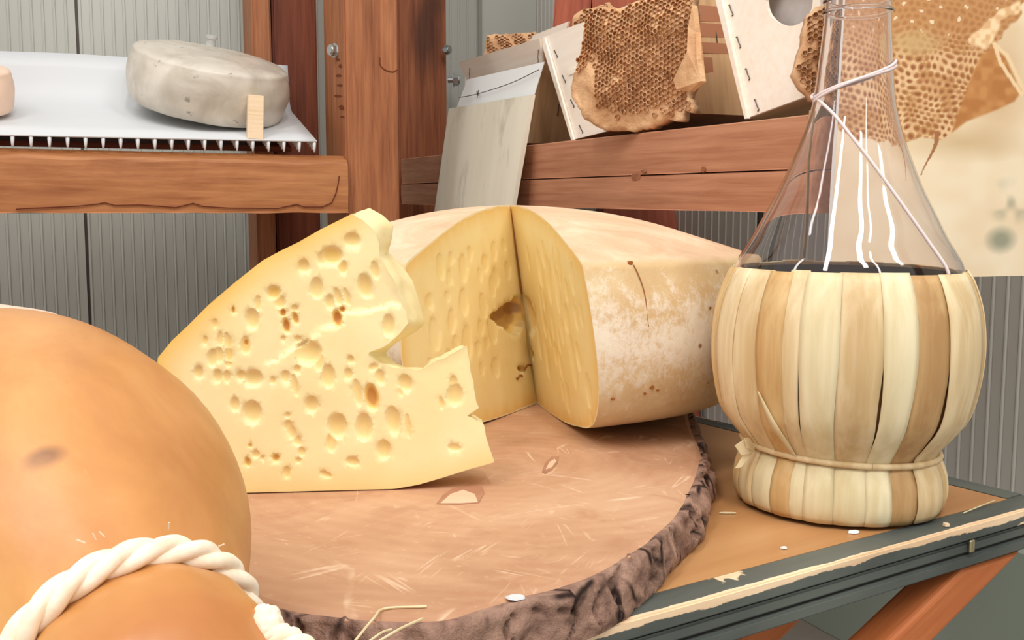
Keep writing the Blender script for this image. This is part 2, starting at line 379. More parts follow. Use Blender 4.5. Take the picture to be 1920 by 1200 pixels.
def pitted(poly, holes, step, extra=(), field=None):
    """triangulate a flat outline with real pits; returns 2-D points, depths, deep flags, triangles. hole: cx,cy,rx,ry,ang,depth,deep"""
    H_ = [(h[0], h[1], h[2], h[3], cos(h[4]), sin(h[4]), h[5], h[6]) for h in holes]
    def q(x, y, h):
        dx, dy = x - h[0], y - h[1]; u = dx * h[4] + dy * h[5]; v = -dx * h[5] + dy * h[4]
        return math.hypot(u / h[2], v / h[3])
    pts = [Vector((p[0], p[1])) for p in poly]; n0 = len(pts)
    xs = [p[0] for p in poly]; ys = [p[1] for p in poly]
    j = 0; y = min(ys)
    while y < max(ys):
        x = min(xs) + (step / 2 if j % 2 else 0)
        while x < max(xs):
            xx, yy = x + random.uniform(-.15, .15) * step, y + random.uniform(-.15, .15) * step
            if inside(xx, yy, poly) and edgedist(xx, yy, poly) > step * 0.5 and all(q(xx, yy, h) > 1.08 for h in H_): pts.append(Vector((xx, yy)))
            x += step
        y += step * 0.87; j += 1
    for h in H_:
        n = max(10, min(30, int(2 * PI * max(h[2], h[3]) / (step * 0.55))))
        for rr in (1.1, 1.0, 0.93, 0.8, 0.55, 0.25, 0):
            for k in range(n if rr > 0 else 1):
                a = 2 * PI * (k + (0.5 if rr in (0.93, 0.55) else 0)) / n; wob = 1 + 0.05 * sin(3 * a + h[0] * 900)
                u, v = h[2] * rr * wob * cos(a), h[3] * rr * wob * sin(a)
                xx, yy = h[0] + u * h[4] - v * h[5], h[1] + u * h[5] + v * h[4]
                if inside(xx, yy, poly) and edgedist(xx, yy, poly) > step * 0.3: pts.append(Vector((xx, yy)))
    pts += [Vector(e) for e in extra if inside(e[0], e[1], poly) and edgedist(e[0], e[1], poly) > step * .3]
    r = delaunay_2d_cdt(pts, [], [list(range(n0))], 1, 1e-6)
    P, T = r[0], r[2]
    dep, deep = [], []
    for p in P:
        d = 0; f = 0
        for h in H_:
            qq = q(p.x, p.y, h) / (1 + 0.05 * sin(3 * math.atan2(p.y - h[1], p.x - h[0]) + h[0] * 900) * 0)
            if qq < 1.0:
                e = h[6] * (1 - qq * qq) ** 0.42
                if e > d: d = e
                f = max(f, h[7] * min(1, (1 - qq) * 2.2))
        if field: d += field(p.x, p.y)
        dep.append(d); deep.append(f)
    return P, dep, deep, T
def attr(o, name, vals):
    a = o.data.attributes.new(name, 'FLOAT', 'POINT'); a.data.foreach_set('value', [float(v) for v in vals])

# ------------------------------------------------------------------ the setting
def struct(o, **k): o['kind'] = 'structure'; return o
fl = box('floor', (0.0, 0.9, -0.02), V(1, 0, 0), V(0, 1, 0), UP, (4.4, 4.4, 0.04), M['floor'], None, 0); struct(fl)
PITCH = 0.0182
def ribbed(name, origin, along, out, L, z0, z1, mat, parent):
    n = int(L / PITCH); prof = []
    for i in range(n):
        s = i * PITCH
        prof += [(s, 0), (s + 0.0010, -0.0006), (s + 0.0016, -.0006), (s + 0.0026, 0.0010), (s + .0042, .0012), (s + .0060, 0.0)]
    prof.append((n * PITCH, 0))
    vs = []
    for s, d in prof:
        p = origin + along * s + out * d; vs += [V(p.x, p.y, z0), V(p.x, p.y, z1)]
    fs = [(2 * i, 2 * i + 2, 2 * i + 3, 2 * i + 1) for i in range(len(prof) - 1)]
    return obj(name, vs, fs, mat, parent)
WB, WA = 1.98, 0.90
def wallbox(name, p0, along, into, L, mat):
    c = p0 + along * (L / 2) + into * 0.02 + UP * 1.2
    return struct(box(name, c, along, into, UP, (L, 0.04, 2.4), mat, None, 0))
wl = wallbox('wall_left', AB(-1.6, WB + .004, 0), DA, DB, 2.5, M['seam'])
wr = wallbox('wall_right', AB(WA + .004, -0.2, 0), DB, DA, 2.18, M['seam'])
PZ = 0.20
SEAM = onB(156, 300, WB).dot(DA); NSM = int(1.6 / PITCH) * PITCH
ribbed('panel', AB(SEAM - NSM - .003, WB, 0), DA, -DB, NSM + .001, PZ, 2.35, M['wall'], wl)
ribbed('panel', AB(SEAM + .002, WB, 0), DA, -DB, WA - SEAM, PZ, 2.35, M['wall'], wl)
ribbed('panel', AB(WA, 0.0, 0), DB, -DA, 1.19, PZ, 2.35, M['wallr'], wr)
ribbed('panel', AB(WA, 1.197, 0), DB, -DA, 0.78, PZ, 2.35, M['wallr'], wr)
struct(box('baseboard_left', AB(-0.35, WB - .004, 0.1), DA, DB, UP, (2.3, 0.012, 0.2), M['base'], None, 0.001))
struct(box('baseboard_right', AB(WA - .004, 0.9, 0.1), DB, DA, UP, (1.8, 0.012, 0.2), M['base'], None, 0.001))
# smooth boxed-in panel beside the corner
pA, pB = onB(905, 100, WB - .03), onB(1008, 100, WB - .03)
struct(box('trim_1', (pA + pB) / 2 + DB * .013 + UP * (1.2 - pA.z), DA, DB, UP, ((pB - pA).length, 0.026, 2.0), M['wall'], None, 0.003))

# ------------------------------------------------------------------ left rack
rl0, rl1 = onB(-260, 335, 1.445), onB(651, 345, 1.445)
rack = thing('shelf_rack', 'reddish wooden shelf rack on the left carrying the white plastic mat', 'shelf', AB(0.2, 1.5, 0))
tilt = (UP * cos(.14) + DB * sin(.14))
mm0, mm1 = onB(-330, 248, 1.452), onB(594, 267, 1.452)
MN0 = (DB * -.078 + UP * .24).normalized(); MU0 = (DB * .24 + UP * .078).normalized(); MX0 = (mm1 - mm0).normalized(); ML0 = (mm1 - mm0).length
matp0 = mm0 + MX0 * (ML0 / 2 - .01) + MU0 * .15 - MN0 * .023
def rail3(name, u0, u1, vt0, vb0, vt1, vb1, pl, a, out, thick, mat, parent):
    f = onB if pl == 'b' else onA
    t0, b0, t1, b1 = f(u0, vt0, a), f(u0, vb0, a), f(u1, vt1, a), f(u1, vb1, a)
    return t0, b0, t1, b1
def plank4(name, t0, b0, t1, b1, out, thick, mat, parent, chamfer=0.0, nx=40, wob=0.0):
    """a timber between two upright ends; chamfer leans the top arris back so that its upper face shows"""
    out = out.normalized(); x = (t1 - t0).normalized(); vs, fs = [], []
    hgt = (t0 - b0).length
    sec = [(0, 0, 0.0), (0, 0.02, 0.002), (0, 0.5, 0.0), (0, 0.97 - chamfer, 0), (0, 1.0 - chamfer * .8, 0.0025), (0, 1.0, thick * .55 if chamfer else .003), (0, 1.0, thick), (0, 0.0, thick)]
    ns = len(sec)
    for i in range(nx + 1):
        s = i / nx; T = t0.lerp(t1, s); B = b0.lerp(b1, s)
        for j, (_, h, d) in enumerate(sec):
            p = B.lerp(T, h) - out * d
            if wob and j in (0, 1, 3, 4): p += UP * (noise.noise(V(s * 14, j, 3)) * wob) - out * abs(noise.noise(V(s * 22, j * 3, 8)) * wob)
            vs.append(p)
    for i in range(nx):
        for j in range(ns):
            fs.append((i * ns + j, i * ns + (j + 1) % ns, (i + 1) * ns + (j + 1) % ns, (i + 1) * ns + j))
    fs += [tuple(range(ns)), tuple(nx * ns + j for j in range(ns))]
    y = -out; z = (UP - x * UP.dot(x)).normalized(); y = z.cross(x)
    Mx = frame((t0 + b1) / 2, x, y, z); inv = Mx.inverted()
    return obj(name, [inv @ v for v in vs], fs, mat, parent, Mx)
t0, b0, t1, b1 = onB(-428, 265, 1.445), onB(-428, 400, 1.445), onB(652, 291, 1.445), onB(654, 399, 1.445)
plank4('rail', t0, b0, t1, b1, -DB, 0.045, M['rail'], rack, 0.14, 60, 0.0016)
def post(name, uL, uR, v, b, depth, mat, parent, z0=0.0, z1=1.6):
    p, q = onB(uL, v, b), onB(uR, v, b)
    c = (p + q) / 2 + DB * depth / 2; c.z = (z0 + z1) / 2
    return box(name, c, UP, DB, DA, (z1 - z0, depth, (q - p).length), mat, parent, 0.003, 2)
box('shelf_board', matp0, MX0, MU0, MN0, (ML0 - .03, .20, .008), M['darkpost'], rack, .001)
post('post', -425, -345, 200, 1.495, 0.08, M['rack'], rack)
fp = post('post', 647, 747, 200, 1.452, 0.125, M['rack'], rack)
aL = onB(647, 200, 1.452).dot(DA)
M['gouge'] = plain('wood_gouge', S(112, 58, 34), .8, .2)
for u, v, a_, b_ in ((634, 112, 3, 3), (638, 124, 3, 4), (635, 142, 6, 2.5), (637, 160, 6, 2.5), (634, 180, 7, 2.5), (640, 202, 5, 5), (641, 219, 5, 2)):
    q = [onA(u + a_ * cos(t) + random.uniform(-1, 1), v + b_ * sin(t) + random.uniform(-.6, .6), aL - .0004) for t in [2 * PI * k / 9 for k in range(9)]]
    obj('gouge', q + [p + DA * .001 for p in q], [tuple(range(9)), tuple(range(17, 8, -1))] + [(k, (k + 1) % 9, (k + 1) % 9 + 9, k + 9) for k in range(9)], M['gouge'], rack)
kq = [onB(u, v, 1.4516) for u, v in ((712, 108), (713, 122), (722, 131), (736, 135), (745, 131))]
obj('knot_line', *tube(spline(kq, 5), .0009, 5), M['gouge'], rack)
post('post', 514, 597, 200, 1.70, 0.085, M['darkpost'], rack)  # rear post: its shade is put into the darker wood colour
post('post', 476, 512, 200, 1.69, 0.09, M['rack'], rack)
def bolt(p, d, L, r, parent, mat=None):
    d = d.normalized(); x = d.orthogonal().normalized(); y = d.cross(x)
    vs, fs = tube([p, p + d * L], r * .5, 10)
    v2, f2 = tube([p + d * L * .98, p + d * (L + r * .8)], r, 6)
    v3, f3 = tube([p + d * (L + r * .8), p + d * (L + r * 1.0)], r * .7, 12)
    v4, f4 = tube([p + d * (L * .93), p + d * L * .985], r * 1.2, 16)
    return obj('bolt', *join([(vs, fs), (v2, f2), (v3, f3), (v4, f4)]), mat or M['zinc'], parent)
pb = onB(634, 96, 1.50)
bolt(pb + DA * .004, -DA * .9 + V(0, -.5, 0), 0.012, 0.0088, rack)
bolt(onB(672, 412, 1.458) , V(-.6, -1, -.2), 0.008, 0.004, rack)

# ------------------------------------------------------------------ right rack
rr = thing('shelf_rack', 'wooden shelf rack on the right carrying boxes and honeycomb, its rail of two stacked planks', 'shelf', AB(0.6, 1.2, 0))
RA = 0.5728
def RT(u, f):   # the rail's face: f 1 top, 0 bottom; the joint between its two planks at .47
    vt = 272 + (u - 990) * (-56 / 510); vb = 388 + (u - 990) * (10 / 460)
    return onA(u, vb + (vt - vb) * f, RA)
plank4('rail', RT(752, 1), RT(752, .452), RT(1514, 1), RT(1514, .452), -DA, 0.036, M['railb'], rr, 0, 40, 0.0005)
plank4('rail', RT(752, .44), RT(752, 0), RT(1514, .44), RT(1514, 0), -DA, 0.0355, M['railb'], rr, 0, 40, 0.0005)
p, q = onB(748, 200, 1.90), onB(838, 200, 1.90)
c = (p + q) / 2; c.z = 0.8
sp = onB(798, 62, 1.90); M['rack2'] = wood('rack_wood_stained', S(112, 56, 34), S(152, 86, 54), S(178, 114, 76), 20, loc=(2, 3, 1), spots=(((sp.z - .8, -.025, (sp - c).dot(DA)), .034, .42, S(70, 40, 30)), ((sp.z - .74, -.025, (sp - c).dot(DA) + .02), .02, .6, S(84, 48, 34))))
box('post', c + DB * .025, UP, DB, DA, (1.6, 0.05, (q - p).length), M['rack2'], rr, 0.003, 2)
pb = onB(838, 97, 1.895); bolt(pb - DA * .012 - DB * 0.012, DA * .5 - DB, .010, .008, rr)
pb = onB(840, 150, 1.91); bolt(pb, DA * 1.0 - DB * .5, .012, .0115, rr)
for uL, uR in ((1044, 1104), (1106, 1262)):
    p, q = onA(uL, 20, 0.74), onA(uR, 20, 0.74)
    p, q = atY(uL, 20, 1.80), atY(uR, 20, 1.77)
    c = (p + q) / 2; c.z = .9
    box('post', c, UP, DB, (q - p), (1.8, 0.05, (q - p).length), M['redpost'], rr, 0.003, 2)
def knot(name, pts, mat, parent, n, h=.0005):
    k = len(pts); vs = [p + n * h for p in pts] + [p - n * .001 for p in pts]
    return obj(name, vs, [tuple(range(k)), tuple(range(2 * k - 1, k - 1, -1))] + [(i, (i + 1) % k, (i + 1) % k + k, i + k) for i in range(k)], mat, parent)
M['knot'] = plain('knot_wood', S(146, 94, 66), .6, .3, 0, .25, 60)
for u, v, a_, b_ in ((1193, 332, 9, 7), (1318, 318, 3, 6), (1206, 321, 4, 3)):
    knot('knot', [onA(u + a_ * cos(t) + random.uniform(-1, 1), v + b_ * sin(t) + random.uniform(-1, 1), RA) for t in [2 * PI * k / 11 for k in range(11)]], M['knot'], rr, -DA, .0004)
crk = [(30, 392), (150, 386), (180, 383), (196, 380), (215, 385), (262, 384), (330, 389), (362, 381), (380, 387), (430, 390), (520, 391), (556, 383), (570, 388), (604, 388), (622, 380), (630, 362), (634, 345), (636, 330)]
M['crack'] = plain('wood_split', S(104, 48, 30), .8, .2)
cp_ = [onB(u, v, 1.4445) for u, v in crk]; n = len(cp_)
obj('split', *tube(cp_, .0008, 5), M['crack'], rack)
# the shelf bed behind the rail
bed = box('shelf_board', AB(0.70, 1.34, RT(1200, 0.86).z - .007), DB, DA, UP, (0.90, 0.18, 0.014), M['darkpost'], rr, 0.001)

# ------------------------------------------------------------------ mat on the left shelf
mat_ = thing('plastic_mat', 'white plastic mat with pegs below, sloping on the left shelf, turned up behind', 'mat', AB(0.1, 1.5, 0.6))
m0, m1 = onB(-330, 248, 1.452), onB(594, 267, 1.452)
bk = 0.24; rise = 0.078
MN = (DB * -rise + UP * bk).normalized(); MU = (DB * bk + UP * rise).normalized()
MX = (m1 - m0).normalized(); ML = (m1 - m0).length
def matp(s, t): return m0 + MX * s + MU * t
prof = [(t, 0) for t in (0, .05, .1, .15, .19, .215)]
vs, fs = [], []
NS = 24
pathm = [MU * t for t in (0, .05, .10, .15, .18)]
base = MU * .18
for k, (up, ba) in enumerate(((.004, .012), (.012, .018), (.030, .022), (.048, .025), (.068, .028))): pathm.append(base + DB * ba + UP * (up + ba * rise / bk))
for i in range(NS + 1):
    for k, off in enumerate(pathm):
        d = V(0, 0, 0)
        if k > 6: d = UP * (0.0008 * sin(i * .7))
        p = m0 + MX * (ML * i / NS) + off + d
        vs += [p, p + (MN if k < 5 else (MN * .3 - DB * .7 + UP * .1).normalized()) * .0024]
nk = len(pathm)
for i in range(NS):
    for k in range(nk - 1):
        a = (i * nk + k) * 2; b = ((i + 1) * nk + k) * 2
        fs += [(a, b, b + 2, a + 2), (a + 1, a + 3, b + 3, b + 1)]
    for k in (0, nk - 1):
        a = (i * nk + k) * 2; b = ((i + 1) * nk + k) * 2; fs.append((a, a + 1, b + 1, b))
for i in (0, NS):
    for k in range(nk - 1):
        a = (i * nk + k) * 2; fs.append((a, a + 1, a + 3, a + 2))
obj('sheet', vs, fs, M['plastic'], mat_, None, True)
pv, pf = tube([V(0, 0, 0), V(0, 0, -.0095), V(0, 0, -.0152)], .002, 6, True, [.0030, .0021, .0013])
pme = None
npg = 0
for j in range(8):
    for i in range(int(ML / .0215) - (5 if j else 0)):
        s = ML - 0.003 - i * .0215
        if j > 3 and s < ML - .44: continue
        P = matp(s, .003 + j * .015)
        Mx = Matrix.Translation(P + MN * .0004) @ Matrix.Rotation(-0.05, 4, 'X')
        if pme is None:
            o = obj('peg', pv, pf, M['plastic'], mat_, Mx, True); pme = o.data
        else: link('peg', pme, None, mat_, Mx)
        npg += 1
# pale wheel
def pale_wheel(name, label, c, n, R, Tk, mat, roll=0.0, cat='cheese', seed=0):
    z = n.normalized(); x = (DA - z * DA.dot(z)).normalized(); y = z.cross(x)
    prof = spline([(0.0005, 0), (R * .6, 0.001), (R * .86, .004), (R * .955, Tk * .13), (R, Tk * .40), (R * 1.0, Tk * .60), (R * .965, Tk * .80), (R * .90, Tk * .91), (R * .5, Tk * .985), (0.0005, Tk * 1.01)], 4)
    v, f = lathe([(p[0], p[1]) for p in prof], 64)
    vv = []
    for p in v:
        k = noise.noise(V(p.x * 18, p.y * 18, p.z * 18 + seed)) * .0022 + noise.noise(V(p.x * 50, p.y * 50, p.z * 50 + seed)) * .0016
        vv.append(p + V(p.x, p.y, 0) * (k / max(R, .01)) + V(0, 0, k * .5))
    root = thing(name, label, cat, c)
    obj('rind', vv, f, mat, root, frame(c, x, y, z), True)
    return root, frame(c, x, y, z)
wn = (MN + DA * .11).normalized()
wc = onB(398, 214, 1.574)
# rest on the mat
s_ = (wc - m0).dot(MX); t_ = (wc - m0).dot(MU); wc = matp(s_ - .008, 0.140) + MN * .0065
wroot, wM = pale_wheel('round_cheese', 'greyish white mouldy cheese wheel tilted on the white plastic mat', wc, wn, 0.1145, 0.090, M['white'])
kp = [(0.0004, 0), (.0075, 0), (.0068, .004), (.0068, .010), (.0088, .0115), (.009, .0155), (.0004, .0165)]
v, f = lathe(kp, 20)
pl = tag(obj('plastic_stopper', v, f, M['clearplastic'], None, wM @ Matrix.Translation(V(.004, .066, .0875)), False), 'small clear plastic stopper stuck on top of the greyish white wheel', 'stopper')
pg0 = onB(451, 248, 1.447)
wM_ = wM; pz = UP * .98 + DA * .1 + DB * .03
tag(box('wooden_peg', matp(s_ + .040, .0070) + pz * .031, DA, DB, pz, (0.0215, 0.014, 0.061), M['peg'], None, .001), 'short pale wooden peg standing in front of the greyish white wheel', 'peg')
ec = matp(ML * .0 + 0.0, 0.10)
ce = onB(-62, 186, 1.56); s_ = (ce - m0).dot(MX); ce = matp(s_, .105) + MN * .004
pale_wheel('round_cheese', 'pinkish cheese cut off by the photo edge at the back of the mat', ce, MN, 0.058, 0.066, M['pinkcheese'], seed=4)

# ------------------------------------------------------------------ plank, card and boxes on the right shelf
pl_ = [onA(822, 388, .548), onA(968, 385, .548), onA(1004, 178, .566), onA(848, 204, .566)]
TZ = H - 0.194
for i, k in ((0, 3), (1, 2)):
    d = pl_[i] - pl_[k]; pl_[i] = pl_[k] + d * ((TZ - pl_[k].z) / d.z)
tag(sheet(pl_, -DA, .006, 'wooden_board', M['plank']), 'thin pale mould-spotted board leaning against the right shelf rail behind the big wheel', 'board')
cardroot = thing('paper_card', 'white card with a thin wire across it, tucked above the mould-spotted board', 'card', onA(940, 190, .575))
cq = [onA(842, 240, .5725), onA(990, 215, .5725), onA(1020, 116, .5785), onA(876, 149, .5785)]
sheet(cq, DA, .001, 'sheet', M['paper'], cardroot)
wp = [onA(864, 183, .5735) - DA * .0006, onA(898, 176, .5735), onA(960, 156, .574), onA(1013, 131, .5755)]
obj('wire', *tube([p - DA * .002 for p in spline(wp, 6)], .0006, 5), M['iron'], cardroot)
kn = wp[1] - DA * .002
obj('wire_twist', *join([tube([kn + (DB * -.004 + UP * .005), kn, kn + (DB * .003 - UP * .006)], .0007, 5), tube([kn - (DB * -.004 - UP * .004), kn, kn + (DB * -.005 - UP * .003)], .0007, 5)]), M['iron'], cardroot)

def staple(p, along, parent, n, L=.014):
    along = along.normalized(); q = p + n * .0006
    side = n.cross(along).normalized() * .0016
    pts = [q - along * L / 2 + side * 1.4 , q - along * L / 2, q - along * L * .1 + n * .0006, q + along * L / 2, q + along * L / 2 + side * .9]
    return obj('staple', *tube(pts, .00062, 5), M['iron'], parent)
def plate_box(label, quad, depth, parent_name, thick=.0032, back=True):
    """thin plywood box: front plate quad (TL,TR,BR,BL), two sides, top and bottom running back along DA"""
    TL, TR, BR, BL = quad
    root = thing(parent_name, label, 'box', (BL + BR) / 2, 'thin plywood boxes on the right shelf')
    return root
def boxparts(root, quad, depth, thick=.0035, rims=True, front=True):
    TL, TR, BR, BL = quad
    r = (TR - TL).normalized(); d = (BL - TL).normalized()
    D = DA * depth
    if front: sheet([BL, BR, TR, TL], DA, thick, 'front_panel', M['ply'], root)
    e = DA * (thick + .0002)
    sheet([TR + e, BR + e, BR + D, TR + D], -r, thick, 'side_panel', M['plyin'], root)
    sheet([TL + e, BL + e, BL + D, TL + D], r, thick, 'side_panel', M['plyin'], root)
    i = r * (thick + .0002); 
    sheet([BL + e + i, BR + e - i, BR + D - i, BL + D + i], -d, thick, 'bottom_panel', M['plyin'], root)
    sheet([BL + D, BR + D, TR + D, TL + D], DA, thick, 'back_panel', M['ply'], root)
def QA(pts, a): return [onA(u, v, a) for u, v in pts]
BAX = 0.622
n_ = -DA
# box 1
q1 = QA(((872, 124), (1010, 76), (986, 268), (870, 306)), BAX)
b1_ = plate_box('plywood box nearest the upright post, its front half covered by the white card', q1, .17, 'plywood_box')
boxparts(b1_, q1, .15)
fq = [onA(860, 117, .606), onA(1011, 72, .606), onA(1018, 121, .62), onA(876, 152, .62)]
sheet([fq[3], fq[2], fq[1], fq[0]], DA, .003, 'folded_rim', M['ply'], b1_)
for u, v in ((881, 138), (1010, 105)): staple(onA(u, v, .6112), UP, b1_, n_, .017)
# box 2
q2 = QA(((1018, 70), (1248, -17), (1276, 211), (1071, 263)), BAX - .004)
b2_ = plate_box('plywood box behind the big honeycomb', q2, .17, 'plywood_box')
boxparts(b2_, q2, .16)
sheet(QA(((1071, 263), (1075, 262), (1021, 72), (1013, 74)), BAX - .008), DA, .0032, 'edge_strip', M['ply'], b2_)
sheet(QA(((1066, 141), (1096, 131), (1094, 122), (1064, 132)), BAX - .0055), DA, .0013, 'lip', M['ply'], b2_)
for u, v in ((1043, 100), (1058, 147), (1074, 193), (1090, 241)): staple(onA(u, v, BAX - .0042), (onA(u + 5, v - 8, BAX) - onA(u, v + 8, BAX)) * 1 if False else (onA(u - 4, v - 9, BAX) - onA(u + 5, v + 9, BAX)), b2_, n_, .014)
# box 3 with a cut-out
q3 = QA(((1338, -22), (1528, -110), (1552, 166), (1396, 223)), BAX - .012)
b3_ = plate_box('plywood box beside the flask neck with a rounded cut-out showing grey', q3, .15, 'plywood_box')
boxparts(b3_, q3, .13, front=False)
TL, TR, BR, BL = q3
out2 = [(u, v) for u, v in ((1338, -22), (1528, -110), (1552, 166), (1396, 223))]
cut = [(1480 + 44 * cos(a) * (1 if cos(a) > 0 else 1.0), 2 + 47 * sin(a)) for a in [2 * PI * k / 22 for k in range(22)]]
pts = [Vector(p) for p in out2 + cut]
r = delaunay_2d_cdt(pts, [], [list(range(4)), list(range(4, 26))[::-1]], 1, 1e-4)
tr = [t for t in r[2] if not inside(sum(r[0][i].x for i in t) / 3, sum(r[0][i].y for i in t) / 3, cut)]
fv = [onA(p.x, p.y, BAX - .012) for p in r[0]]; nf = len(fv)
fv2 = fv + [p + DA * .0035 for p in fv]
ff = [tuple(t) for t in tr] + [tuple(i + nf for i in t[::-1]) for t in tr]
cnt = {}
for t in tr:
    for a, b in ((t[0], t[1]), (t[1], t[2]), (t[2], t[0])): cnt.setdefault((min(a, b), max(a, b)), []).append((a, b))
for k, e in cnt.items():
    if len(e) == 1: a, b = e[0]; ff.append((a, b, b + nf, a + nf))
obj('front_panel', fv2, ff, M['ply'], b3_)
sheet(QA(((1420, 60), (1530, 40), (1525, -60), (1420, -50)), BAX + .004), DA, .002, 'grey_plate', M['greyplate'], b3_)
sheet(QA(((1445, -4), (1540, -30), (1540, -60), (1440, -60)), BAX + .001), DA, .002, 'plate_lip', M['greyplate'], b3_)
sheet(QA(((1396, 223), (1401, 222), (1347, -25), (1336, -22)), BAX - .016), DA, .0038, 'edge_strip', M['ply'], b3_)
for u, v in ((1372, 18), (1386, 78), (1403, 138), (1420, 196)): staple(onA(u, v, BAX - .0122), (onA(u - 4, v - 12, BAX) - onA(u + 5, v + 12, BAX)), b3_, n_, .0125)
for u, v, dd in ((1352, 130, 2), (1371, 203, -4)):
    pass
# staples in box 2's near side and box 1's near side
for bx, q, lst in ((b2_, q2, ((.10, .62), (.10, .92), (.06, .35))), (b1_, q1, ((.06, .62), (.045, .66), (.085, .88)))):
    r_ = (q[1] - q[0]).normalized()
    for da, t in lst: staple(q[1].lerp(q[2], t) + DA * da, q[2] - q[1], bx, r_, .016)
r_ = (q2[1] - q2[0]).normalized()
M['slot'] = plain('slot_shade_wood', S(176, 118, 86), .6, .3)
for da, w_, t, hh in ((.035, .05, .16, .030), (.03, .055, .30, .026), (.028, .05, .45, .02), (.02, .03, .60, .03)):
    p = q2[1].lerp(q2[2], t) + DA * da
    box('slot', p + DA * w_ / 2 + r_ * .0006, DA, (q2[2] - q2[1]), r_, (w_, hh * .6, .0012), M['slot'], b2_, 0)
# little lid on box 1-2
tag(sheet(QA(((985, 92), (1060, 60), (1066, 40), (1000, 66)), .66), DA, .003, 'plywood_offcut', M['ply']), 'thin plywood lid lying across the tops of the boxes', 'lid')

# ------------------------------------------------------------------ honeycomb
def honeycomb(root, poly_px, a, thick, s, capfn, bulge, lean=0.0, seed=1, dome=.012, X=None):
    """poly in pixels on the plane a; real hexagonal cells over a waxy slab"""
    X = (X or V(1, -.1, 0)).normalized(); Y = UP; N = X.cross(Y)
    us, vs_ = [p[0] for p in poly_px], [p[1] for p in poly_px]
    o_ = onA((min(us) + max(us)) / 2, (min(vs_) + max(vs_)) / 2, a)
    P3 = [CAM + ray(u, v) * ((o_ - CAM).dot(N) / ray(u, v).dot(N)) for u, v in poly_px]
    c = sum(P3, V(0, 0, 0)) / len(P3)
    P2 = [((p - c).dot(X), (p - c).dot(Y)) for p in P3]
    rad = max(math.hypot(*p) for p in P2)
    def hgt(x, y):
        e = edgedist(x, y, P2)
        return dome * (1 - math.exp(-e / (rad * .22))) + noise.noise(V(x * 30, y * 30, seed)) * .007 + noise.noise(V(x * 75, y * 75, seed)) * .0026 + noise.noise(V(x * 190, y * 190, seed)) * .001
    # slab
    fine = []
    n = len(P2)
    for i in range(n):
        ax, ay = P2[i]; bx, by = P2[(i + 1) % n]
        m_ = max(1, int(math.hypot(bx - ax, by - ay) / .004))
        for k in range(m_):
            t = k / m_; j = .0011
            fine.append((ax + (bx - ax) * t + random.uniform(-j, j), ay + (by - ay) * t + random.uniform(-j, j)))
    Pq, dep, deep, T = pitted(fine, [], .0045)
    def W3(x, y, d): return c + X * x + Y * (y + 0) + N * d
    nv = len(Pq)
    vs = [W3(p.x, p.y, hgt(p.x, p.y) if i >= len(fine) else random.uniform(-.001, .001)) for i, p in enumerate(Pq)]
    vs += [W3(p.x * .985, p.y * .985, -thick + noise.noise(V(p.x * 60, p.y * 60, 5)) * .004) for p in Pq]
    fs = [tuple(t) for t in T] + [tuple(i + nv for i in t[::-1]) for t in T]
    k = len(fine)
    cnt = {}
    for t in T:
        for a_, b_ in ((t[0], t[1]), (t[1], t[2]), (t[2], t[0])): cnt.setdefault((min(a_, b_), max(a_, b_)), []).append((a_, b_))
    for e in cnt.values():
        if len(e) == 1: a_, b_ = e[0]; fs.append((a_, b_, b_ + nv, a_ + nv))
    obj('wax_slab', vs, fs, M['combcap'], root, None, True)
    # cells
    cv, cf, cm = [], [], []
    hx = s * 1.5; hy = s * math.sqrt(3)
    xmin, xmax = min(p[0] for p in P2), max(p[0] for p in P2); ymin, ymax = min(p[1] for p in P2), max(p[1] for p in P2)
    i = 0; x = xmin
    while x < xmax:
        y = ymin + (hy / 2 if i % 2 else 0)
        while y < ymax:
            if inside(x, y, P2) and edgedist(x, y, P2) > s * .9 and not capfn(x / rad, y / rad, random.random()):
                z = hgt(x, y); dz = random.uniform(.0012, .0036); tl = random.uniform(-.0008, .0008); jit = [random.uniform(.93, 1.06) for _ in range(6)]
                o = len(cv)
                for rr, dd in ((1.04, -.0015), (1.03, dz), (.84, dz), (.72, -.005)):
                    for q in range(6):
                        an = PI / 3 * q; d2 = z + dd + (random.uniform(-.0009, .0012) if dd == dz else 0)
                        cv.append(W3(x + s * rr * jit[q] * cos(an), y + s * rr * jit[q] * sin(an), d2))
                for rg in range(3):
                    for q in range(6): cf.append((o + rg * 6 + q, o + rg * 6 + (q + 1) % 6, o + rg * 6 + 6 + (q + 1) % 6, o + rg * 6 + 6 + q))
                cf.append(tuple(o + 18 + q for q in range(6))); cm.extend([0] * 6 + [0 if random.random() < .25 else 1] * 6 + [0] * 7)
            y += hy
        x += hx; i += 1
    if cv:
        o = obj('comb_cells', cv, cf, M['comb'], root); o['kind'] = 'stuff'
        o.data.materials.append(M['combcap']); o.data.polygons.foreach_set('material_index', cm)
big = [(1104, 26), (1128, 14), (1165, 16), (1196, 2), (1240, -6), (1300, -12), (1302, 60), (1306, 110), (1312, 150), (1296, 168), (1290, 182), (1302, 200), (1300, 214), (1284, 206), (1280, 228), (1255, 226), (1225, 240), (1190, 246), (1160, 247), (1135, 244), (1112, 232), (1096, 222), (1085, 202), (1072, 185), (1070, 165), (1084, 118), (1093, 80), (1097, 45)]
hc = thing('honeycomb', 'large brown honeycomb chunk leaning on the boxes above the rail', 'honeycomb', onA(1190, 248, .58))
honeycomb(hc, big, .568, .018, .0030, lambda x, y, r: (y < -.45 + .35 * max(0, -x - .2) * 2 + r * .16) or (x < -.42 and y < .12 + r * .25 + (x + .42) * .5) or (x > .62 and y < .1) or r > .965, 0, X=(-DB * .84 + DA * .54))
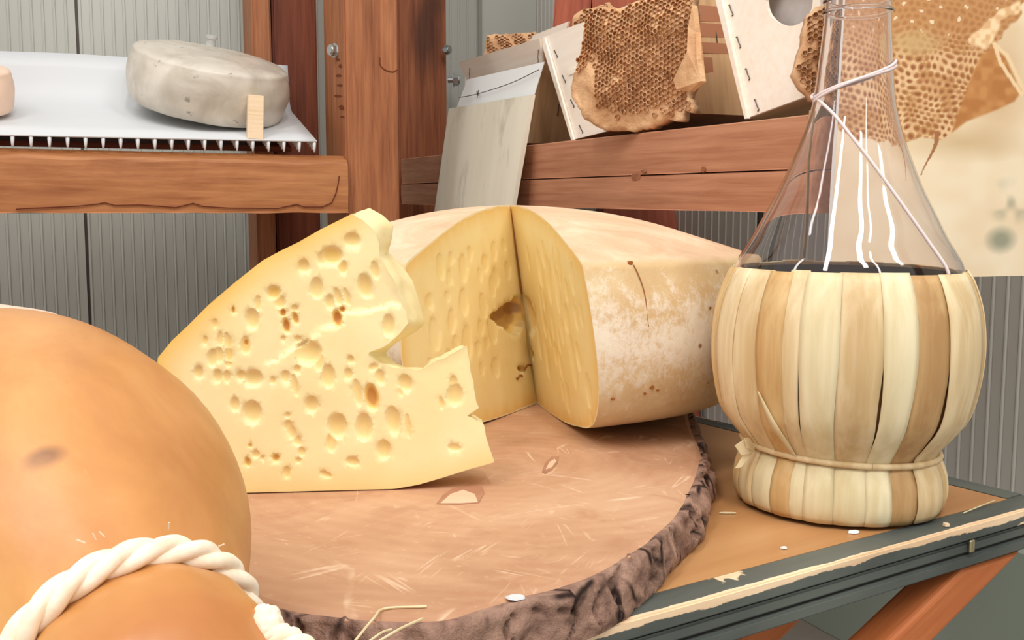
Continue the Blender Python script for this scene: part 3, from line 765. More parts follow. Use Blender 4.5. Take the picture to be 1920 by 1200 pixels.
# torn wax flap at its right edge
fp_ = [(1298, 10), (1304, 60), (1306, 110), (1314, 152), (1292, 172), (1268, 168), (1262, 150), (1276, 122), (1288, 96), (1290, 50)]
P3 = [onA(u, v, .571 + .004 * math.sin(i * 2.1)) for i, (u, v) in enumerate(fp_)]
vs = P3 + [p + DA * .006 for p in P3]; n = len(P3)
obj('wax_flap', vs, [tuple(range(n)), tuple(range(2 * n - 1, n - 1, -1))] + [(i, (i + 1) % n, (i + 1) % n + n, i + n) for i in range(n)], M['combcap'], hc)
h2 = thing('honeycomb', 'narrow honeycomb piece peeking out left of the flask neck', 'honeycomb', onA(1515, 190, .585))
honeycomb(h2, [(1512, 28), (1530, 14), (1552, 10), (1556, 190), (1550, 200), (1524, 186), (1512, 172), (1498, 158), (1489, 138), (1494, 112), (1505, 88), (1508, 60)], .5935, .02, .0026, lambda x, y, r: r < .25, 0, seed=3, dome=.006)
h3 = thing('honeycomb', 'small brown honeycomb piece lying in the top of the box nearest the post', 'honeycomb', onA(950, 95, .69))
honeycomb(h3, [(906, 110), (912, 66), (940, 64), (1005, 60), (1012, 80), (960, 100)], .67, .03, .0030, lambda x, y, r: (x * 1.6 + y) % .9 < .32, 0, seed=6, dome=.004)
h4 = thing('honeycomb', 'dark crumbly honeycomb piece behind the large chunk, under the red post', 'honeycomb', onA(1100, 60, .70))
honeycomb(h4, [(1068, 70), (1076, 30), (1092, 18), (1116, 14), (1142, 4), (1160, 20), (1150, 70)], .69, .03, .0028, lambda x, y, r: r < .2, 0, seed=9, dome=.004)

# ------------------------------------------------------------------ printed poster at the right
p0, p1 = V(.263, .838, 0), V(.263, .838, 0) + V(cos(.30), sin(.30), 0) * .225
PX = (p1 - p0).normalized(); PN = V(PX.y, -PX.x, 0)
zb = atY(1850, 519, (p0.y + p1.y) / 2 + .01).z
Hp = 0.36; Wp = (p1 - p0).length
NX, NZ = 250, 330
sx = np.linspace(0, 1, NX); sz = np.linspace(0, 1, NZ)
X2, Z2 = np.meshgrid(sx, sz)
wx = p0.x + PX.x * Wp * X2; wy = p0.y + PX.y * Wp * X2; wz = zb + Hp * Z2
# printed picture in its own coordinates: U across, Vv down
U = 1552 + X2 * 412; Vv = 517 - Z2 * (Hp * F / .88)
rng = np.random.default_rng(3)
def smooth_noise(cell):
    gx, gy = int(900 / cell) + 4, int(1200 / cell) + 4
    g = rng.random((gy, gx)); fx = (U - 1400) / cell; fy = (Vv + 500) / cell
    ix = np.clip(fx.astype(int), 0, gx - 2); iy = np.clip(fy.astype(int), 0, gy - 2); tx = fx - ix; ty = fy - iy
    tx = tx * tx * (3 - 2 * tx); ty = ty * ty * (3 - 2 * ty)
    return (g[iy, ix] * (1 - tx) + g[iy, ix + 1] * tx) * (1 - ty) + (g[iy + 1, ix] * (1 - tx) + g[iy + 1, ix + 1] * tx) * ty
nz = smooth_noise(70) * .6 + smooth_noise(28) * .4; nf_ = smooth_noise(9); nm = smooth_noise(22)
def C3(r, g, b): return np.array([r, g, b], float)
def lerp(a, b, t): return a * (1 - t[..., None]) + b * t[..., None]
sm = lambda x, a, b: np.clip((x - a) / (b - a), 0, 1)
def polydist(poly):
    d = np.full(U.shape, 1e9); ins = np.zeros(U.shape, bool)
    for i in range(len(poly)):
        ax, ay = poly[i - 1]; bx, by = poly[i]; dx, dy = bx - ax, by - ay; L = dx * dx + dy * dy
        t = np.clip(((U - ax) * dx + (Vv - ay) * dy) / L, 0, 1); d = np.minimum(d, np.hypot(U - ax - t * dx, Vv - ay - t * dy))
        with np.errstate(divide='ignore', invalid='ignore'):
            xc = (bx - ax) * (Vv - ay) / (by - ay) + ax
        ins ^= ((ay > Vv) != (by > Vv)) & (U < xc)
    return np.where(ins, d, -d)
img = lerp(C3(240, 216, 180) * np.ones(U.shape + (3,)), C3(250, 236, 208) * np.ones(U.shape + (3,)), nz)
img = lerp(img, C3(150, 150, 128) * np.ones_like(img), sm(1 - np.hypot((U - 1885) / 60, (Vv - 375) / 50), 0, .8) * sm(nm, .35, .8) * .7)
img = lerp(img, C3(140, 144, 124) * np.ones_like(img), sm(1 - np.hypot((U - 1868) / 36, (Vv - 448) / 30), 0, .7) * .8)
img = lerp(img, C3(206, 176, 130) * np.ones_like(img), sm(1 - np.hypot((U - 1790) / 150, (Vv - 268) / 40), 0, 1) * .75)
img = lerp(img, C3(206, 170, 126) * np.ones_like(img), sm(1 - np.hypot((U - 1850) / 80, (Vv - 150) / 160), 0, 1) * .8)
wob = (smooth_noise(14) - .5) * 14
comb = polydist([(1540, -260), (1880, -260), (1890, -20), (1888, 30), (1850, 60), (1836, 110), (1802, 170), (1772, 236), (1745, 262), (1700, 262), (1640, 268), (1560, 262), (1530, 230)]) + wob
cs = 13.0
wu, wv_ = (smooth_noise(34) - .5) * 16, (smooth_noise(41) - .5) * 16
hx = ((U + wu) * .97 + (Vv + wv_) * .12) / cs; hy = ((Vv + wv_) * .97 - (U + wu) * .12) / (cs * .866)
row = np.floor(hy); cx = hx + .5 * (row % 2); fx = cx - np.floor(cx) - .5; fy = hy - row - .5
cell = np.hypot(fx, fy)
crnd = ((np.floor(cx) * 127.1 + row * 311.7) * .137) % 1.0
lowr = sm(Vv, 60, 130)
cc = lerp(C3(178, 122, 74) * np.ones_like(img), C3(206, 156, 104) * np.ones_like(img), sm(cell, .2, .5) * .6 + .4 * nz)
cc = lerp(cc, C3(240, 204, 158) * np.ones_like(img), sm(cell + (nm - .5) * .5, .38, .55) * lowr * .9)
cc = lerp(cc, C3(226, 180, 132) * np.ones_like(img), lowr * sm(nf_, .55, .8) * .7)
cc = lerp(cc, C3(132, 74, 42) * np.ones_like(img), (1 - sm(cell, .18, .36)) * lowr * (.35 + .65 * crnd) * sm(fy + .5, 0, .7))
cc = lerp(cc, C3(250, 226, 190) * np.ones_like(img), ((crnd > .86) & (cell < .27)) * (1 - lowr) * .9)
cc = lerp(cc, C3(206, 172, 118) * np.ones_like(img), sm(1 - np.hypot((U - 1690) / 60, (Vv - 95) / 28), 0, .6) * .7)
img = lerp(img, cc, sm(comb, -2, 2))
flap = polydist([(1836, 92), (1858, 112), (1884, 160), (1893, 172), (1880, 190), (1850, 205), (1790, 230), (1764, 250), (1776, 210), (1792, 160), (1812, 112)])
img = lerp(img, lerp(C3(186, 124, 70) * np.ones_like(img), C3(204, 146, 88) * np.ones_like(img), sm(smooth_noise(12), .3, .8)), sm(flap, -3, 2))
rim = np.abs(polydist([(1836, 88), (1862, 108), (1900, 172), (1893, 176), (1850, 122)])) < 3.5
img[rim] = (244, 214, 170)
lip = polydist([(1800, 70), (1850, 20), (1880, 8), (1892, 22), (1846, 44), (1836, 78), (1822, 100), (1796, 92), (1788, 84)]) + wob * .6
img = lerp(img, lerp(C3(228, 184, 134) * np.ones_like(img), C3(252, 222, 178) * np.ones_like(img), sm(nf_, .3, .7)), sm(lip, -2, 2))
strand = np.abs(U - (1722 + 14 * np.cos((Vv - 260) / 26))) < np.clip(5 - (Vv - 250) / 18, 1, 6)
img[strand & (Vv > 250) & (Vv < 330)] = (170, 116, 78)
img = np.clip(img, 0, 255) / 255.0
lin_img = np.where(img <= .04045, img / 12.92, ((img + .055) / 1.055) ** 2.4)
me = bpy.data.meshes.new('print')
vsq = np.stack([wx, wy, wz], -1).reshape(-1, 3)
idx = np.arange(NX * NZ).reshape(NZ, NX)
quads = np.stack([idx[:-1, :-1], idx[:-1, 1:], idx[1:, 1:], idx[1:, :-1]], -1).reshape(-1, 4)
org = np.array([(p0.x + p1.x) / 2, (p0.y + p1.y) / 2, zb])
me.from_pydata((vsq - org).tolist(), [], quads.tolist())
ca = me.color_attributes.new('print', 'FLOAT_COLOR', 'POINT')
ca.data.foreach_set('color', np.concatenate([lin_img, np.ones(U.shape + (1,))], -1).astype(np.float32).ravel())
me.materials.append(M['poster']); me.update()
pr = thing('poster', 'large cream poster printed with a honeycomb, hanging behind the flask', 'poster', V(*org))
link('printed_face', me, None, pr, Matrix.Translation(V(*org)))
box('backing_board', V(*org) - PN * .0028 + UP * Hp / 2, PX, -PN, UP, (Wp, .005, Hp), M['paper'], pr, 0)

# ------------------------------------------------------------------ table
TZ = H - 0.194
corner = atZ(1928, 938, TZ); A1 = atZ(1240, 1147, TZ); A2 = atZ(1918, 957, TZ)
TU = (A1 - A2); TU.z = 0; TU.normalize(); TV = V(TU.y, -TU.x, 0)
if TV.y < 0: TV = -TV
corner = A2 + TU * (corner - A2).dot(TU) - TU * .012
TLn, TWd, SW = 0.98, 0.88, 0.021
table = thing('table', 'low wooden table with worn black painted edging under the log slice and flask', 'table', V(0, .6, 0))
def T(u, v, z): return corner + TU * u + TV * v + UP * (z - corner.z)
box('top_panel', T(TLn / 2, TWd / 2, TZ - .0062), TU, -TV, UP, (TLn - 2 * SW, TWd - 2 * SW, .012), M['panel'], table, 0)
def strip(name, c, x, y, size, mat): return box(name, c, x, y, UP, size, mat, table, .0009, 2)
strip('edge_strip', T(TLn / 2, SW / 2, TZ - .005), -TU, TV, (TLn, SW, .010), M['paintedge'])
strip('edge_strip', T(TLn / 2, TWd - SW / 2, TZ - .005), TU, -TV, (TLn, SW, .010), M['paintedge'])
strip('edge_strip', T(SW / 2, TWd / 2, TZ - .0049), TV, TU, (TWd - 2 * SW - .001, SW, .010), M['paint'])
strip('edge_strip', T(TLn - SW / 2, TWd / 2, TZ - .0049), TV, -TU, (TWd - 2 * SW - .001, SW, .010), M['paint'])
seam = plain('groove_dark', S(30, 28, 26), 0.8); M['groove'] = seam
box('groove_core', T(TLn / 2, TWd / 2, TZ - .0165), TU, TV, UP, (TLn - .006, TWd - .006, .0125), seam, table, 0)
for z, hgt_, ins in ((.0149, .0068, .0012), (.0236, .0074, 0.0)):
    box('edge_moulding', T(TLn / 2, ins + .006, TZ - z), -TU, TV, UP, (TLn - 2 * ins, .012, hgt_), M['paint'], table, .0012, 2)
    box('edge_moulding', T(ins + .006, TWd / 2, TZ - z), TV, TU, UP, (TWd - 2 * ins, .012, hgt_), M['paint'], table, .0012, 2)
lp = None
def onTV(u, v, off):   # the upright plane parallel to the front edge, off metres inside it
    d = ray(u, v); o = corner + TV * off; t = (o - CAM).dot(TV) / d.dot(TV); return CAM + d * t
lat = onTV(1822, 1024, -.0006)
box('catch', lat, TU, TV, UP, (.0048, .0018, .0080), M['brass'], table, .0006)
TB = TZ - .0275
def leg(name, pu, pl_, off, wd, th):
    a, b = onTV(*pu, off), onTV(*pl_, off)
    d = (b - a); top = a + d * ((TB - .002 - a.z) / d.z); bot = a + d * ((0.0 - a.z) / d.z)
    x = d.normalized(); y = TV; z = x.cross(y)
    vs = []
    hw = wd / 2 / abs(x.z)
    for yy in (0, th):
        for p in (top, bot):
            for s in (-1, 1): vs.append(p + TU * hw * s + TV * yy)
    Mx = frame((top + bot) / 2, x, y, z); inv = Mx.inverted()
    o = obj(name, [inv @ v for v in vs], [(0, 1, 3, 2), (4, 6, 7, 5), (0, 4, 5, 1), (2, 3, 7, 6), (0, 2, 6, 4), (1, 5, 7, 3)], M['leg'], table, Mx)
    bv = o.modifiers.new('bevel', 'BEVEL'); bv.width = .0035; bv.segments = 3
    return o
leg('leg', (1850, 1065), (1722, 1192), .003, .0265, .024)
leg('leg', (1452, 1176), (1436, 1192), .06, .0265, .024)
def leg2(name, u_top, u_bot, off):
    a, b = T(u_top, off, TB - .002), T(u_bot, off, 0.0); x = (b - a).normalized()
    vs = [p + TU * .0185 * s_ + TV * yy for yy in (0, .024) for p in (a, b) for s_ in (-1, 1)]
    Mx = frame((a + b) / 2, x, TV, x.cross(TV)); inv = Mx.inverted()
    return obj(name, [inv @ v for v in vs], [(0, 1, 3, 2), (4, 6, 7, 5), (0, 4, 5, 1), (2, 3, 7, 6), (0, 2, 6, 4), (1, 5, 7, 3)], M['leg'], table, Mx)
leg2('leg', TLn - .10, TLn - .16, .05); leg2('leg', TLn - .10, TLn - .16, TWd - .10); leg2('leg', .12, .2, TWd - .10)
sb, sa = onTV(1745, 1088, .16), onTV(1990, 1125, .16)
def onTU(u, v, off):
    d = ray(u, v); o = corner + TU * off; return CAM + d * ((o - CAM).dot(TU) / d.dot(TU))
sp = onTU(1850, 1116, .075); sv = (sp - corner).dot(TV)
box('stretcher', T(.075, .10 + .31, sp.z), TV, TU, UP, (.62, .020, .024), M['leg'], table, .003)
box('stretcher', T(.06, TWd * .52, TB - .022), TV, TU, UP, (TWd * .72, .022, .036), M['leg'], table, .003)
box('stretcher', T(TLn - .10, TWd * .48, TB - .022), TV, TU, UP, (TWd * .72, .022, .036), M['leg'], table, .003)

# ------------------------------------------------------------------ log slice
LZ = H - 0.169
rim_px = [(440, 1100), (490, 1126), (540, 1142), (600, 1152), (700, 1162), (800, 1164), (850, 1158), (900, 1142), (980, 1118), (1050, 1100), (1120, 1074), (1180, 1040), (1230, 1004), (1272, 962), (1300, 910), (1313, 872), (1316, 845), (1302, 812), (1294, 786), (1284, 766)]
rim3 = [atZ(u, v, LZ) for u, v in rim_px]
C0 = V(-0.13, .755, LZ)
tail = []
a_start = math.atan2(rim3[-1].y - C0.y, rim3[-1].x - C0.x); a_end = math.atan2(rim3[0].y - C0.y, rim3[0].x - C0.x) + 2 * PI
r_s = (rim3[-1] - C0).length; r_e = (rim3[0] - C0).length
for k in range(1, 26):
    t = k / 26; a = a_start + (a_end - a_start) * t
    rr = (r_s * (1 - t) + r_e * t) * (1 - .06 * sin(PI * t)) + .006 * sin(9 * t)
    if t > .86: rr = min(rr, .29)
    tail.append(C0 + V(cos(a), sin(a), 0) * rr)
loop = rim3 + tail
loop = spline(loop + [loop[0]], 6)[:-1]
NL = len(loop)
log = thing('log_slice', 'round slice of a log with bark edge serving as cheese board', 'board', V(C0.x, C0.y, TZ))
TK = LZ - TZ - .0004
ctr = V(C0.x, C0.y, LZ)
vs, fs = [], []
rings = [.0, .25, .5, .75, .9, .985, 1.0]
for k, rr in enumerate(rings[1:]):
    for i, p in enumerate(loop):
        q = ctr.lerp(p, rr); q.z = LZ - (.0016 if rr == 1 else 0) + (noise.noise(V(q.x * 9, q.y * 9, 2)) * .0003 if rr < .98 else 0); vs.append(q)
for i, p in enumerate(loop): q = ctr.lerp(p, .995); q.z = TZ + .0004; vs.append(q)
vs.append(ctr.copy()); c_t = len(vs) - 1
nr = len(rings)
for k in range(nr - 1):
    for i in range(NL): fs.append((k * NL + i, k * NL + (i + 1) % NL, (k + 1) * NL + (i + 1) % NL, (k + 1) * NL + i))
for i in range(NL): fs.append((c_t, (i + 1) % NL, i))
fs.append(tuple((nr - 1) * NL + i for i in range(NL)))
obj('cut_face', vs, fs, M['log'], log, None, True, origin=V(.02, .70, LZ)).data.polygons.foreach_set('use_smooth', [False] * (len(fs)))
# bark: rugged band round the rim in ragged plates
vs, fs = [], []
Lc = 0; per = [0]
for i in range(NL): Lc += (loop[(i + 1) % NL] - loop[i]).length; per.append(Lc)
SUB = 4; cols = NL * SUB; rows = 10
for i in range(cols):
    p = loop[i // SUB].lerp(loop[(i // SUB + 1) % NL], (i % SUB) / SUB)
    o = (p - ctr).normalized(); s = per[i // SUB] + (per[i // SUB + 1] - per[i // SUB]) * (i % SUB) / SUB
    for j in range(rows + 1):
        t = j / rows
        th = .0035 + .0055 * max(0, noise.noise(V(p.x * 26, p.y * 26, t * 1.1)) + .32) + .003 * noise.noise(V(p.x * 90, p.y * 90, t * 3.5))
        crack = abs(noise.noise(V(p.x * 38 + 5, p.y * 38, t * 1.6 + 7)))
        if crack < .07: th -= .0055 * (1 - crack / .07)
        th *= math.sin(PI * min(1, .18 + t * .82)) ** .3 if t < 1 else .4
        th = max(th, -.002)
        fl_ = .010 * (t ** .7) * (0.6 + .4 * noise.noise(V(p.x * 12, p.y * 12, 0)))
        zz = LZ - .0004 - t * TK + (noise.noise(V(p.x * 70, p.y * 70, 4)) * .0014 if j == 0 else 0)
        q = p + o * (th + fl_ - .001); q.z = max(zz, TZ + .0002); vs.append(q)
    q = p - o * .002; q.z = LZ - .0012; vs.append(q)
rw = rows + 2
for i in range(cols):
    i2 = (i + 1) % cols
    for j in range(rows): fs.append((i * rw + j, i2 * rw + j, i2 * rw + j + 1, i * rw + j + 1))
    fs.append((i * rw, i * rw + rows + 1, i2 * rw + rows + 1, i2 * rw))
obj('bark', vs, fs, M['bark'], log, None, True)
# inlaid scars on the sawn face
M['scar'] = plain('pale_scar', S(218, 188, 160), .4, .4, 0, .06, 60); M['scard'] = plain('dark_scar', S(170, 122, 94), .6, .3, 0, .12, 60)
def scar(pts, mat, h):
    k = len(pts); q = [atZ(u, v, LZ + h) for u, v in pts]; vs = q + [p - UP * .002 for p in q]
    obj('scar', vs, [tuple(range(k)), tuple(range(2 * k - 1, k - 1, -1))] + [(i, (i + 1) % k, (i + 1) % k + k, i + k) for i in range(k)], mat, log)
scar([(818, 944), (830, 928), (848, 916), (880, 908), (905, 912), (908, 924), (898, 942), (860, 945)], M['scard'], .0004)
scar([(826, 943), (845, 926), (868, 918), (890, 926), (896, 941), (860, 943)], M['scar'], .0007)
scar([(1016, 884), (1022, 868), (1034, 856), (1048, 856), (1046, 868), (1034, 880), (1022, 888)], M['scard'], .0004)
scar([(1023, 880), (1030, 866), (1040, 860), (1043, 865), (1034, 876)], M['scar'], .0006)

# ------------------------------------------------------------------ big wheel with the wedge cut out
apex = atZ(1007, 757, LZ); WC = V(apex.x - .012, apex.y, LZ + .0003)
RW = .2095
PROF = [(0.0, 0.0), (.06, .0004), (.11, .003), (.16, .011), (.188, .022), (.203, .040), (.209, .065), (.2095, .085), (.2065, .108), (.201, .127), (.1985, .1328), (.193, .1362), (.188, .1380), (.16, .1475), (.12, .1600), (.08, .1690), (.04, .1740), (0.0, .1760)]
PR = [Vector(p) for p in PROF[:1]]
prof_f = spline([p for p in PROF], 3)
aT = atY(957, 386, apex.y + .002)
def axis_off(h):
    s = min(1, max(0, h / .176)); return V((aT.x - apex.x) * s, .0, 0)
def wheel_p(r, h, ang, n=0.0):
    t_ = max(0, 1 - h / .137)          # both cuts were made a little aslant
    dr, dl = (9, 0) if ang <= angL + 1e-6 and ang < angR else (ang - angR, angL + 2 * PI - ang)
    ang = ang + t_ * (.085 * math.exp(-abs(dr) / .4) + .04 * math.exp(-abs(dl) / .4))
    d = V(cos(ang), sin(ang), 0); k = 1 - min(1, r / RW)
    base = V(apex.x, apex.y, 0) * k + V(WC.x, WC.y, 0) * (1 - k) + axis_off(h) * k
    w_ = noise.noise(V(cos(ang) * 2, sin(ang) * 2, h * 10)) * .0035 * (r / RW) + noise.noise(V(cos(ang) * 9, sin(ang) * 9, h * 40)) * .0012 * (r / RW)
    return base + d * (r + w_) + UP * (WC.z + h + (w_ * .5 if h > .01 else 0))
pR = atY(1086, 490, WC.y - .188); pL = atY(772, 489, WC.y - .17)
angR = math.atan2(pR.y - WC.y, pR.x - WC.x); angL = math.atan2(pL.y - WC.y, pL.x - WC.x) 
wheel = thing('cut_cheese', 'large holed cheese wheel with a wedge cut out, standing on the log slice', 'cheese', WC)
NA = 120
a0, a1 = angR, angL + 2 * PI
vs, fs = [], []
npf = len(prof_f)
for i in range(NA + 1):
    a = a0 + (a1 - a0) * i / NA
    for p in prof_f: vs.append(wheel_p(max(p[0], 0), p[1], a))
for i in range(NA):
    for j in range(npf - 1): fs.append((i * npf + j, i * npf + j + 1, (i + 1) * npf + j + 1, (i + 1) * npf + j))
obj('rind', vs, fs, M['rind'], wheel, None, True, origin=WC)
def cutface(ang, side, holes):
    outl = [(max(p[0], 0), p[1]) for p in prof_f]
    P, dep, deep, Tt = pitted(outl, holes, .0052)
    d = V(cos(ang), sin(ang), 0); nrm = V(-d.y, d.x, 0) * side
    vs = [wheel_p(p.x, p.y, ang) + nrm * dd * (min(1, p.x / .006) ) for p, dd in zip(P, dep)]
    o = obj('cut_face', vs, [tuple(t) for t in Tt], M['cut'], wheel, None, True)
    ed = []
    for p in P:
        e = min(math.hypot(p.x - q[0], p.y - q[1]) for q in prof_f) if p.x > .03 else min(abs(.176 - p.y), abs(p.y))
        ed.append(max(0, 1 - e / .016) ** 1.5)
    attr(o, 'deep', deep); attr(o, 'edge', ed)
rnd = random.Random(11)
def randholes(n, rmin, rmax, h0, h1, el):
    out = []
    for _ in range(n * 6):
        if len(out) >= n: break
        r_ = rnd.uniform(rmin, rmax); h_ = rnd.uniform(h0, h1)
        if h_ > .165 - .17 * r_ - .008: continue
        s = rnd.uniform(.0026, .0060); e = rnd.uniform(*el)
        if any(math.hypot((r_ - o[0]) * .8, (h_ - o[1]) * .6) < (s + o[2]) * 1.15 for o in out): continue
        out.append((r_, h_, s * 1.35, s * e, rnd.uniform(-.2, .2), s * .26, rnd.uniform(0, .12)))
    return out
hl = randholes(34, .055, .18, .035, .150, (1.5, 2.4)) + randholes(8, .02, .055, .10, .150, (1.3, 2.0))
hl += [(.034, .083, .026, .0095, -.1, .012, .8), (.012, .086, .018, .010, 0, .012, .8), (.030, .075, .020, .010, .3, .011, .7), (.016, .078, .016, .009, 0, .011, .7), (.052, .0828, .015, .0045, .1, .008, .8), (.020, .034, .009, .003, .2, .006, .8)]
hr = randholes(30, .035, .185, .02, .145, (2.2, 4.0)) + [(.010, .080, .026, .016, 0, .010, .3), (.006, .045, .008, .004, 0, .008, .7)]
cutface(angL, -1, hl)
cutface(angR, 1, hr)
M['dry'] = plain('dry_split', S(150, 92, 44), .7, .2)
spl = [wheel_p(0, .098 + .0745 * k / 20, angR) + V(.0006 * sin(k * 1.7), -.0006, 0) for k in range(21)]
def on_wheel(u, v, lift=.0004):
    d = ray(u, v).normalized(); t = .3
    while t < 1.3:
        p = CAM + d * t; h = p.z - WC.z; r_ = math.hypot(p.x - WC.x, p.y - WC.y)
        for a_, b_ in zip(prof_f[:-1], prof_f[1:]):
            if r_ > .13 and a_[1] <= h < b_[1] and h < .137 and r_ < a_[0] + (b_[0] - a_[0]) * (h - a_[1]) / (b_[1] - a_[1]) + lift: return p
        t += .0002
    return None
sl_ = [on_wheel(u, v) for u, v in ((1188, 497), (1197, 515), (1206, 540), (1211, 565), (1213, 590), (1216, 612))]
sl_ = [p for p in sl_ if p]
obj('knife_slit', *tube(spline(sl_, 5), .00042, 5, True), M['dry'], wheel)
for (u, v) in ((1182, 493), (1330, 577), (1222, 726), (1232, 730), (1208, 738), (1150, 748), (1325, 716)):
    p = on_wheel(u, v, 0)
    if p:
        n_o = V(p.x - WC.x, p.y - WC.y, 0).normalized(); t_o = V(-n_o.y, n_o.x, 0); rr_ = random.uniform(.0008, .0016)
        vs = [p + n_o * .0012 + (t_o * cos(k) * random.uniform(.8, 1.6) + UP * sin(k)) * rr_ for k in [2 * PI * q / 8 for q in range(8)]]; vs += [q - n_o * .004 for q in vs]
        obj('pinhole', vs, [tuple(range(8)), tuple(range(15, 7, -1))] + [(k, (k + 1) % 8, (k + 1) % 8 + 8, k + 8) for k in range(8)], M['dry'], wheel)
for pts in ([(.002, .0345), (.008, .036), (.013, .034), (.017, .0325)], [(.022, .028), (.027, .0292), (.031, .027), (.034, .0278)]):
    obj('split', *tube(spline([wheel_p(r_, h_, angL) + V(.0003, -.0003, 0) for r_, h_ in pts], 5), .0009, 5), M['dry'], wheel)
obj('split', *tube(spl, .001, 6, True, [.0016 * (1 - k / 24) + .0002 + .0005 * abs(sin(k * 2.3)) for k in range(21)]), M['dry'], wheel)

# ------------------------------------------------------------------ the slice in front
g0, g1 = atZ(465, 926, LZ), atZ(735, 919, LZ)
SX = (g1 - g0); SX.z = 0; SX.normalize(); SN = V(SX.y, -SX.x, 0)      # SN looks at the camera
def onS(u, v, off=0.0):
    d = ray(u, v); o = g0 - SN * off; t = (o - CAM).dot(SN) / d.dot(SN); return CAM + d * t
FR = [(296, 672), (322, 640), (352, 612), (392, 572), (440, 531), (492, 490), (525, 472), (560, 455), (600, 432), (632, 416),
      (660, 402), (680, 414), (698, 430), (710, 455), (712, 482), (724, 503), (740, 528), (752, 566), (763, 598), (766, 606), (752, 624), (735, 640), (712, 655), (692, 662), (690, 668), (704, 678), (745, 692), (790, 694),
      (812, 680), (836, 672), (862, 656), (876, 650), (879, 672), (884, 705), (891, 742), (898, 766), (886, 774), (876, 781), (905, 793), (913, 826), (927, 868),
      (880, 881), (830, 897), (785, 910), (735, 919), (680, 922), (600, 924), (520, 926), (465, 926.5), (400, 928), (335, 912), (300, 850), (288, 760)]
BKX = {10: (693, 391), 11: (718, 405), 12: (738, 424), 13: (735, 448), 14: (728, 474), 15: (756, 503), 16: (774, 528), 17: (786, 566), 18: (794, 596), 19: (797, 607), 20: (782, 622), 21: (752, 638), 22: (730, 655), 23: (724, 662), 24: (728, 670), 25: (742, 682), 26: (762, 690), 27: (796, 690)}
THK = .030
f3 = [onS(u, v) for u, v in FR]
def S2(p): return ((p - g0).dot(SX), p.z - LZ)
poly = [S2(p) for p in f3]
fine = []; src = []
for i in range(len(poly)):
    ax, ay = poly[i]; bx, by = poly[(i + 1) % len(poly)]
    L = math.hypot(bx - ax, by - ay); m_ = max(1, int(L / .0032)); ragged = 10 <= i <= 38
    for k in range(m_):
        t = k / m_; j = .0006 if ragged and k else 0
        fine.append((ax + (bx - ax) * t + random.uniform(-j, j), max(0.0003, ay + (by - ay) * t + random.uniform(-j, j)))); src.append((i, t))
px = g0.y / F    # metres per pixel on the slice, near enough
HOLES = """660,452,15,14,0,0.1 622,481,20,17,0,.35 643,503,9,13,0,.3 605,486,10,13,0,.1 569,501,11,13,0,0 593,542,12,20,0,.2 684,538,14,23,-10,.25 703,508,8,17,-10,0
633,558,8,17,-15,0 618,568,9,14,0,0 650,558,6,17,-15,0 632,599,9,17,-10,1 641,582,6,6,0,.9 513,550,13,13,0,.4 525,568,10,13,0,.25 530,588,6,8,0,1 536,612,7,15,-8,1 553,598,6,13,-15,.8 552,580,7,7,0,.1
473,600,13,20,-5,0 483,570,6,14,0,0 437,583,3.5,7,0,.8 403,608,5,9,0,0 412,637,6,14,5,.2 427,642,7,17,-8,.2 398,673,10,17,8,.1 411,668,8,15,0,.1 429,666,8,14,0,.3 428,684,6,6,0,0 408,707,9,13,0,.1 425,708,7,12,0,.1 460,649,9,17,0,.3 461,643,5,7,0,.9
475,711,17,16,0,.1 452,706,9,10,0,0 530,637,5,6,0,0 558,638,7,7,0,0 578,663,24,23,0,.05 596,678,10,20,-5,.05 511,715,6,8,0,0 535,708,9,12,0,.1 553,724,7,21,-10,0 557,694,7,8,0,0 615,707,13,22,0,.15
653,703,8,11,0,0 657,676,7,8,0,0 670,738,9,25,-8,0 697,746,13,26,-10,.85 712,708,9,15,-10,0 760,720,13,17,-20,0 728,612,12,21,0,.1 853,742,15,22,0,.2 850,718,8,13,0,.1 828,757,5,12,-10,0
472,775,18,22,0,.1 584,760,13,16,0,.2 546,811,9,17,-25,.2 540,800,8,11,0,.1 557,828,8,11,-20,.2 539,780,5,6,0,0 633,801,18,24,0,.1 621,832,10,18,0,0 682,803,16,26,0,.1 737,790,14,27,-8,.15 765,800,6,23,-5,0 720,845,14,19,-8,.05
852,841,13,8,10,0 661,867,13,9,15,0 611,891,12,6,25,.1 537,887,7,12,0,.1 559,865,6,6,0,.2 566,849,7,9,0,0 517,860,7,8,0,.7 480,853,7,8,0,.2 464,868,6,10,-10,.6 492,860,4,5,0,.2 469,837,4,4,0,.5 752,735,5,10,0,0 385,640,5,9,0,.1 372,700,9,13,0,.1 440,760,9,14,0,.1 700,690,10,7,-20,.1"""
holes = []
for h in HOLES.split():
    u, v, rx, ry, an, dp = [float(x) for x in h.split(',')]
    x, y = S2(onS(u, v)); mn = min(rx, ry)
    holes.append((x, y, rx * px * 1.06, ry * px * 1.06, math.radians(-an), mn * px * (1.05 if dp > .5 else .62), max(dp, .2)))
crack = [S2(onS(u, v)) for u, v in ((772, 604), (766, 576), (735, 572), (718, 580), (700, 583), (690, 585), (672, 590), (652, 588), (640, 602), (625, 612), (607, 618), (590, 634), (565, 652), (540, 662), (520, 678), (497, 686), (490, 700))]
def crack_side(x, y):
    best, sd = 9, 0
    for i in range(len(crack) - 1):
        ax, ay = crack[i]; bx, by = crack[i + 1]; dx, dy = bx - ax, by - ay
        t = max(0, min(1, ((x - ax) * dx + (y - ay) * dy) / (dx * dx + dy * dy))); d = math.hypot(x - ax - t * dx, y - ay - t * dy)
        if d < best: best = d; sd = dx * (y - ay) - dy * (x - ax)
    return best, sd
x_end = crack[-1][0]
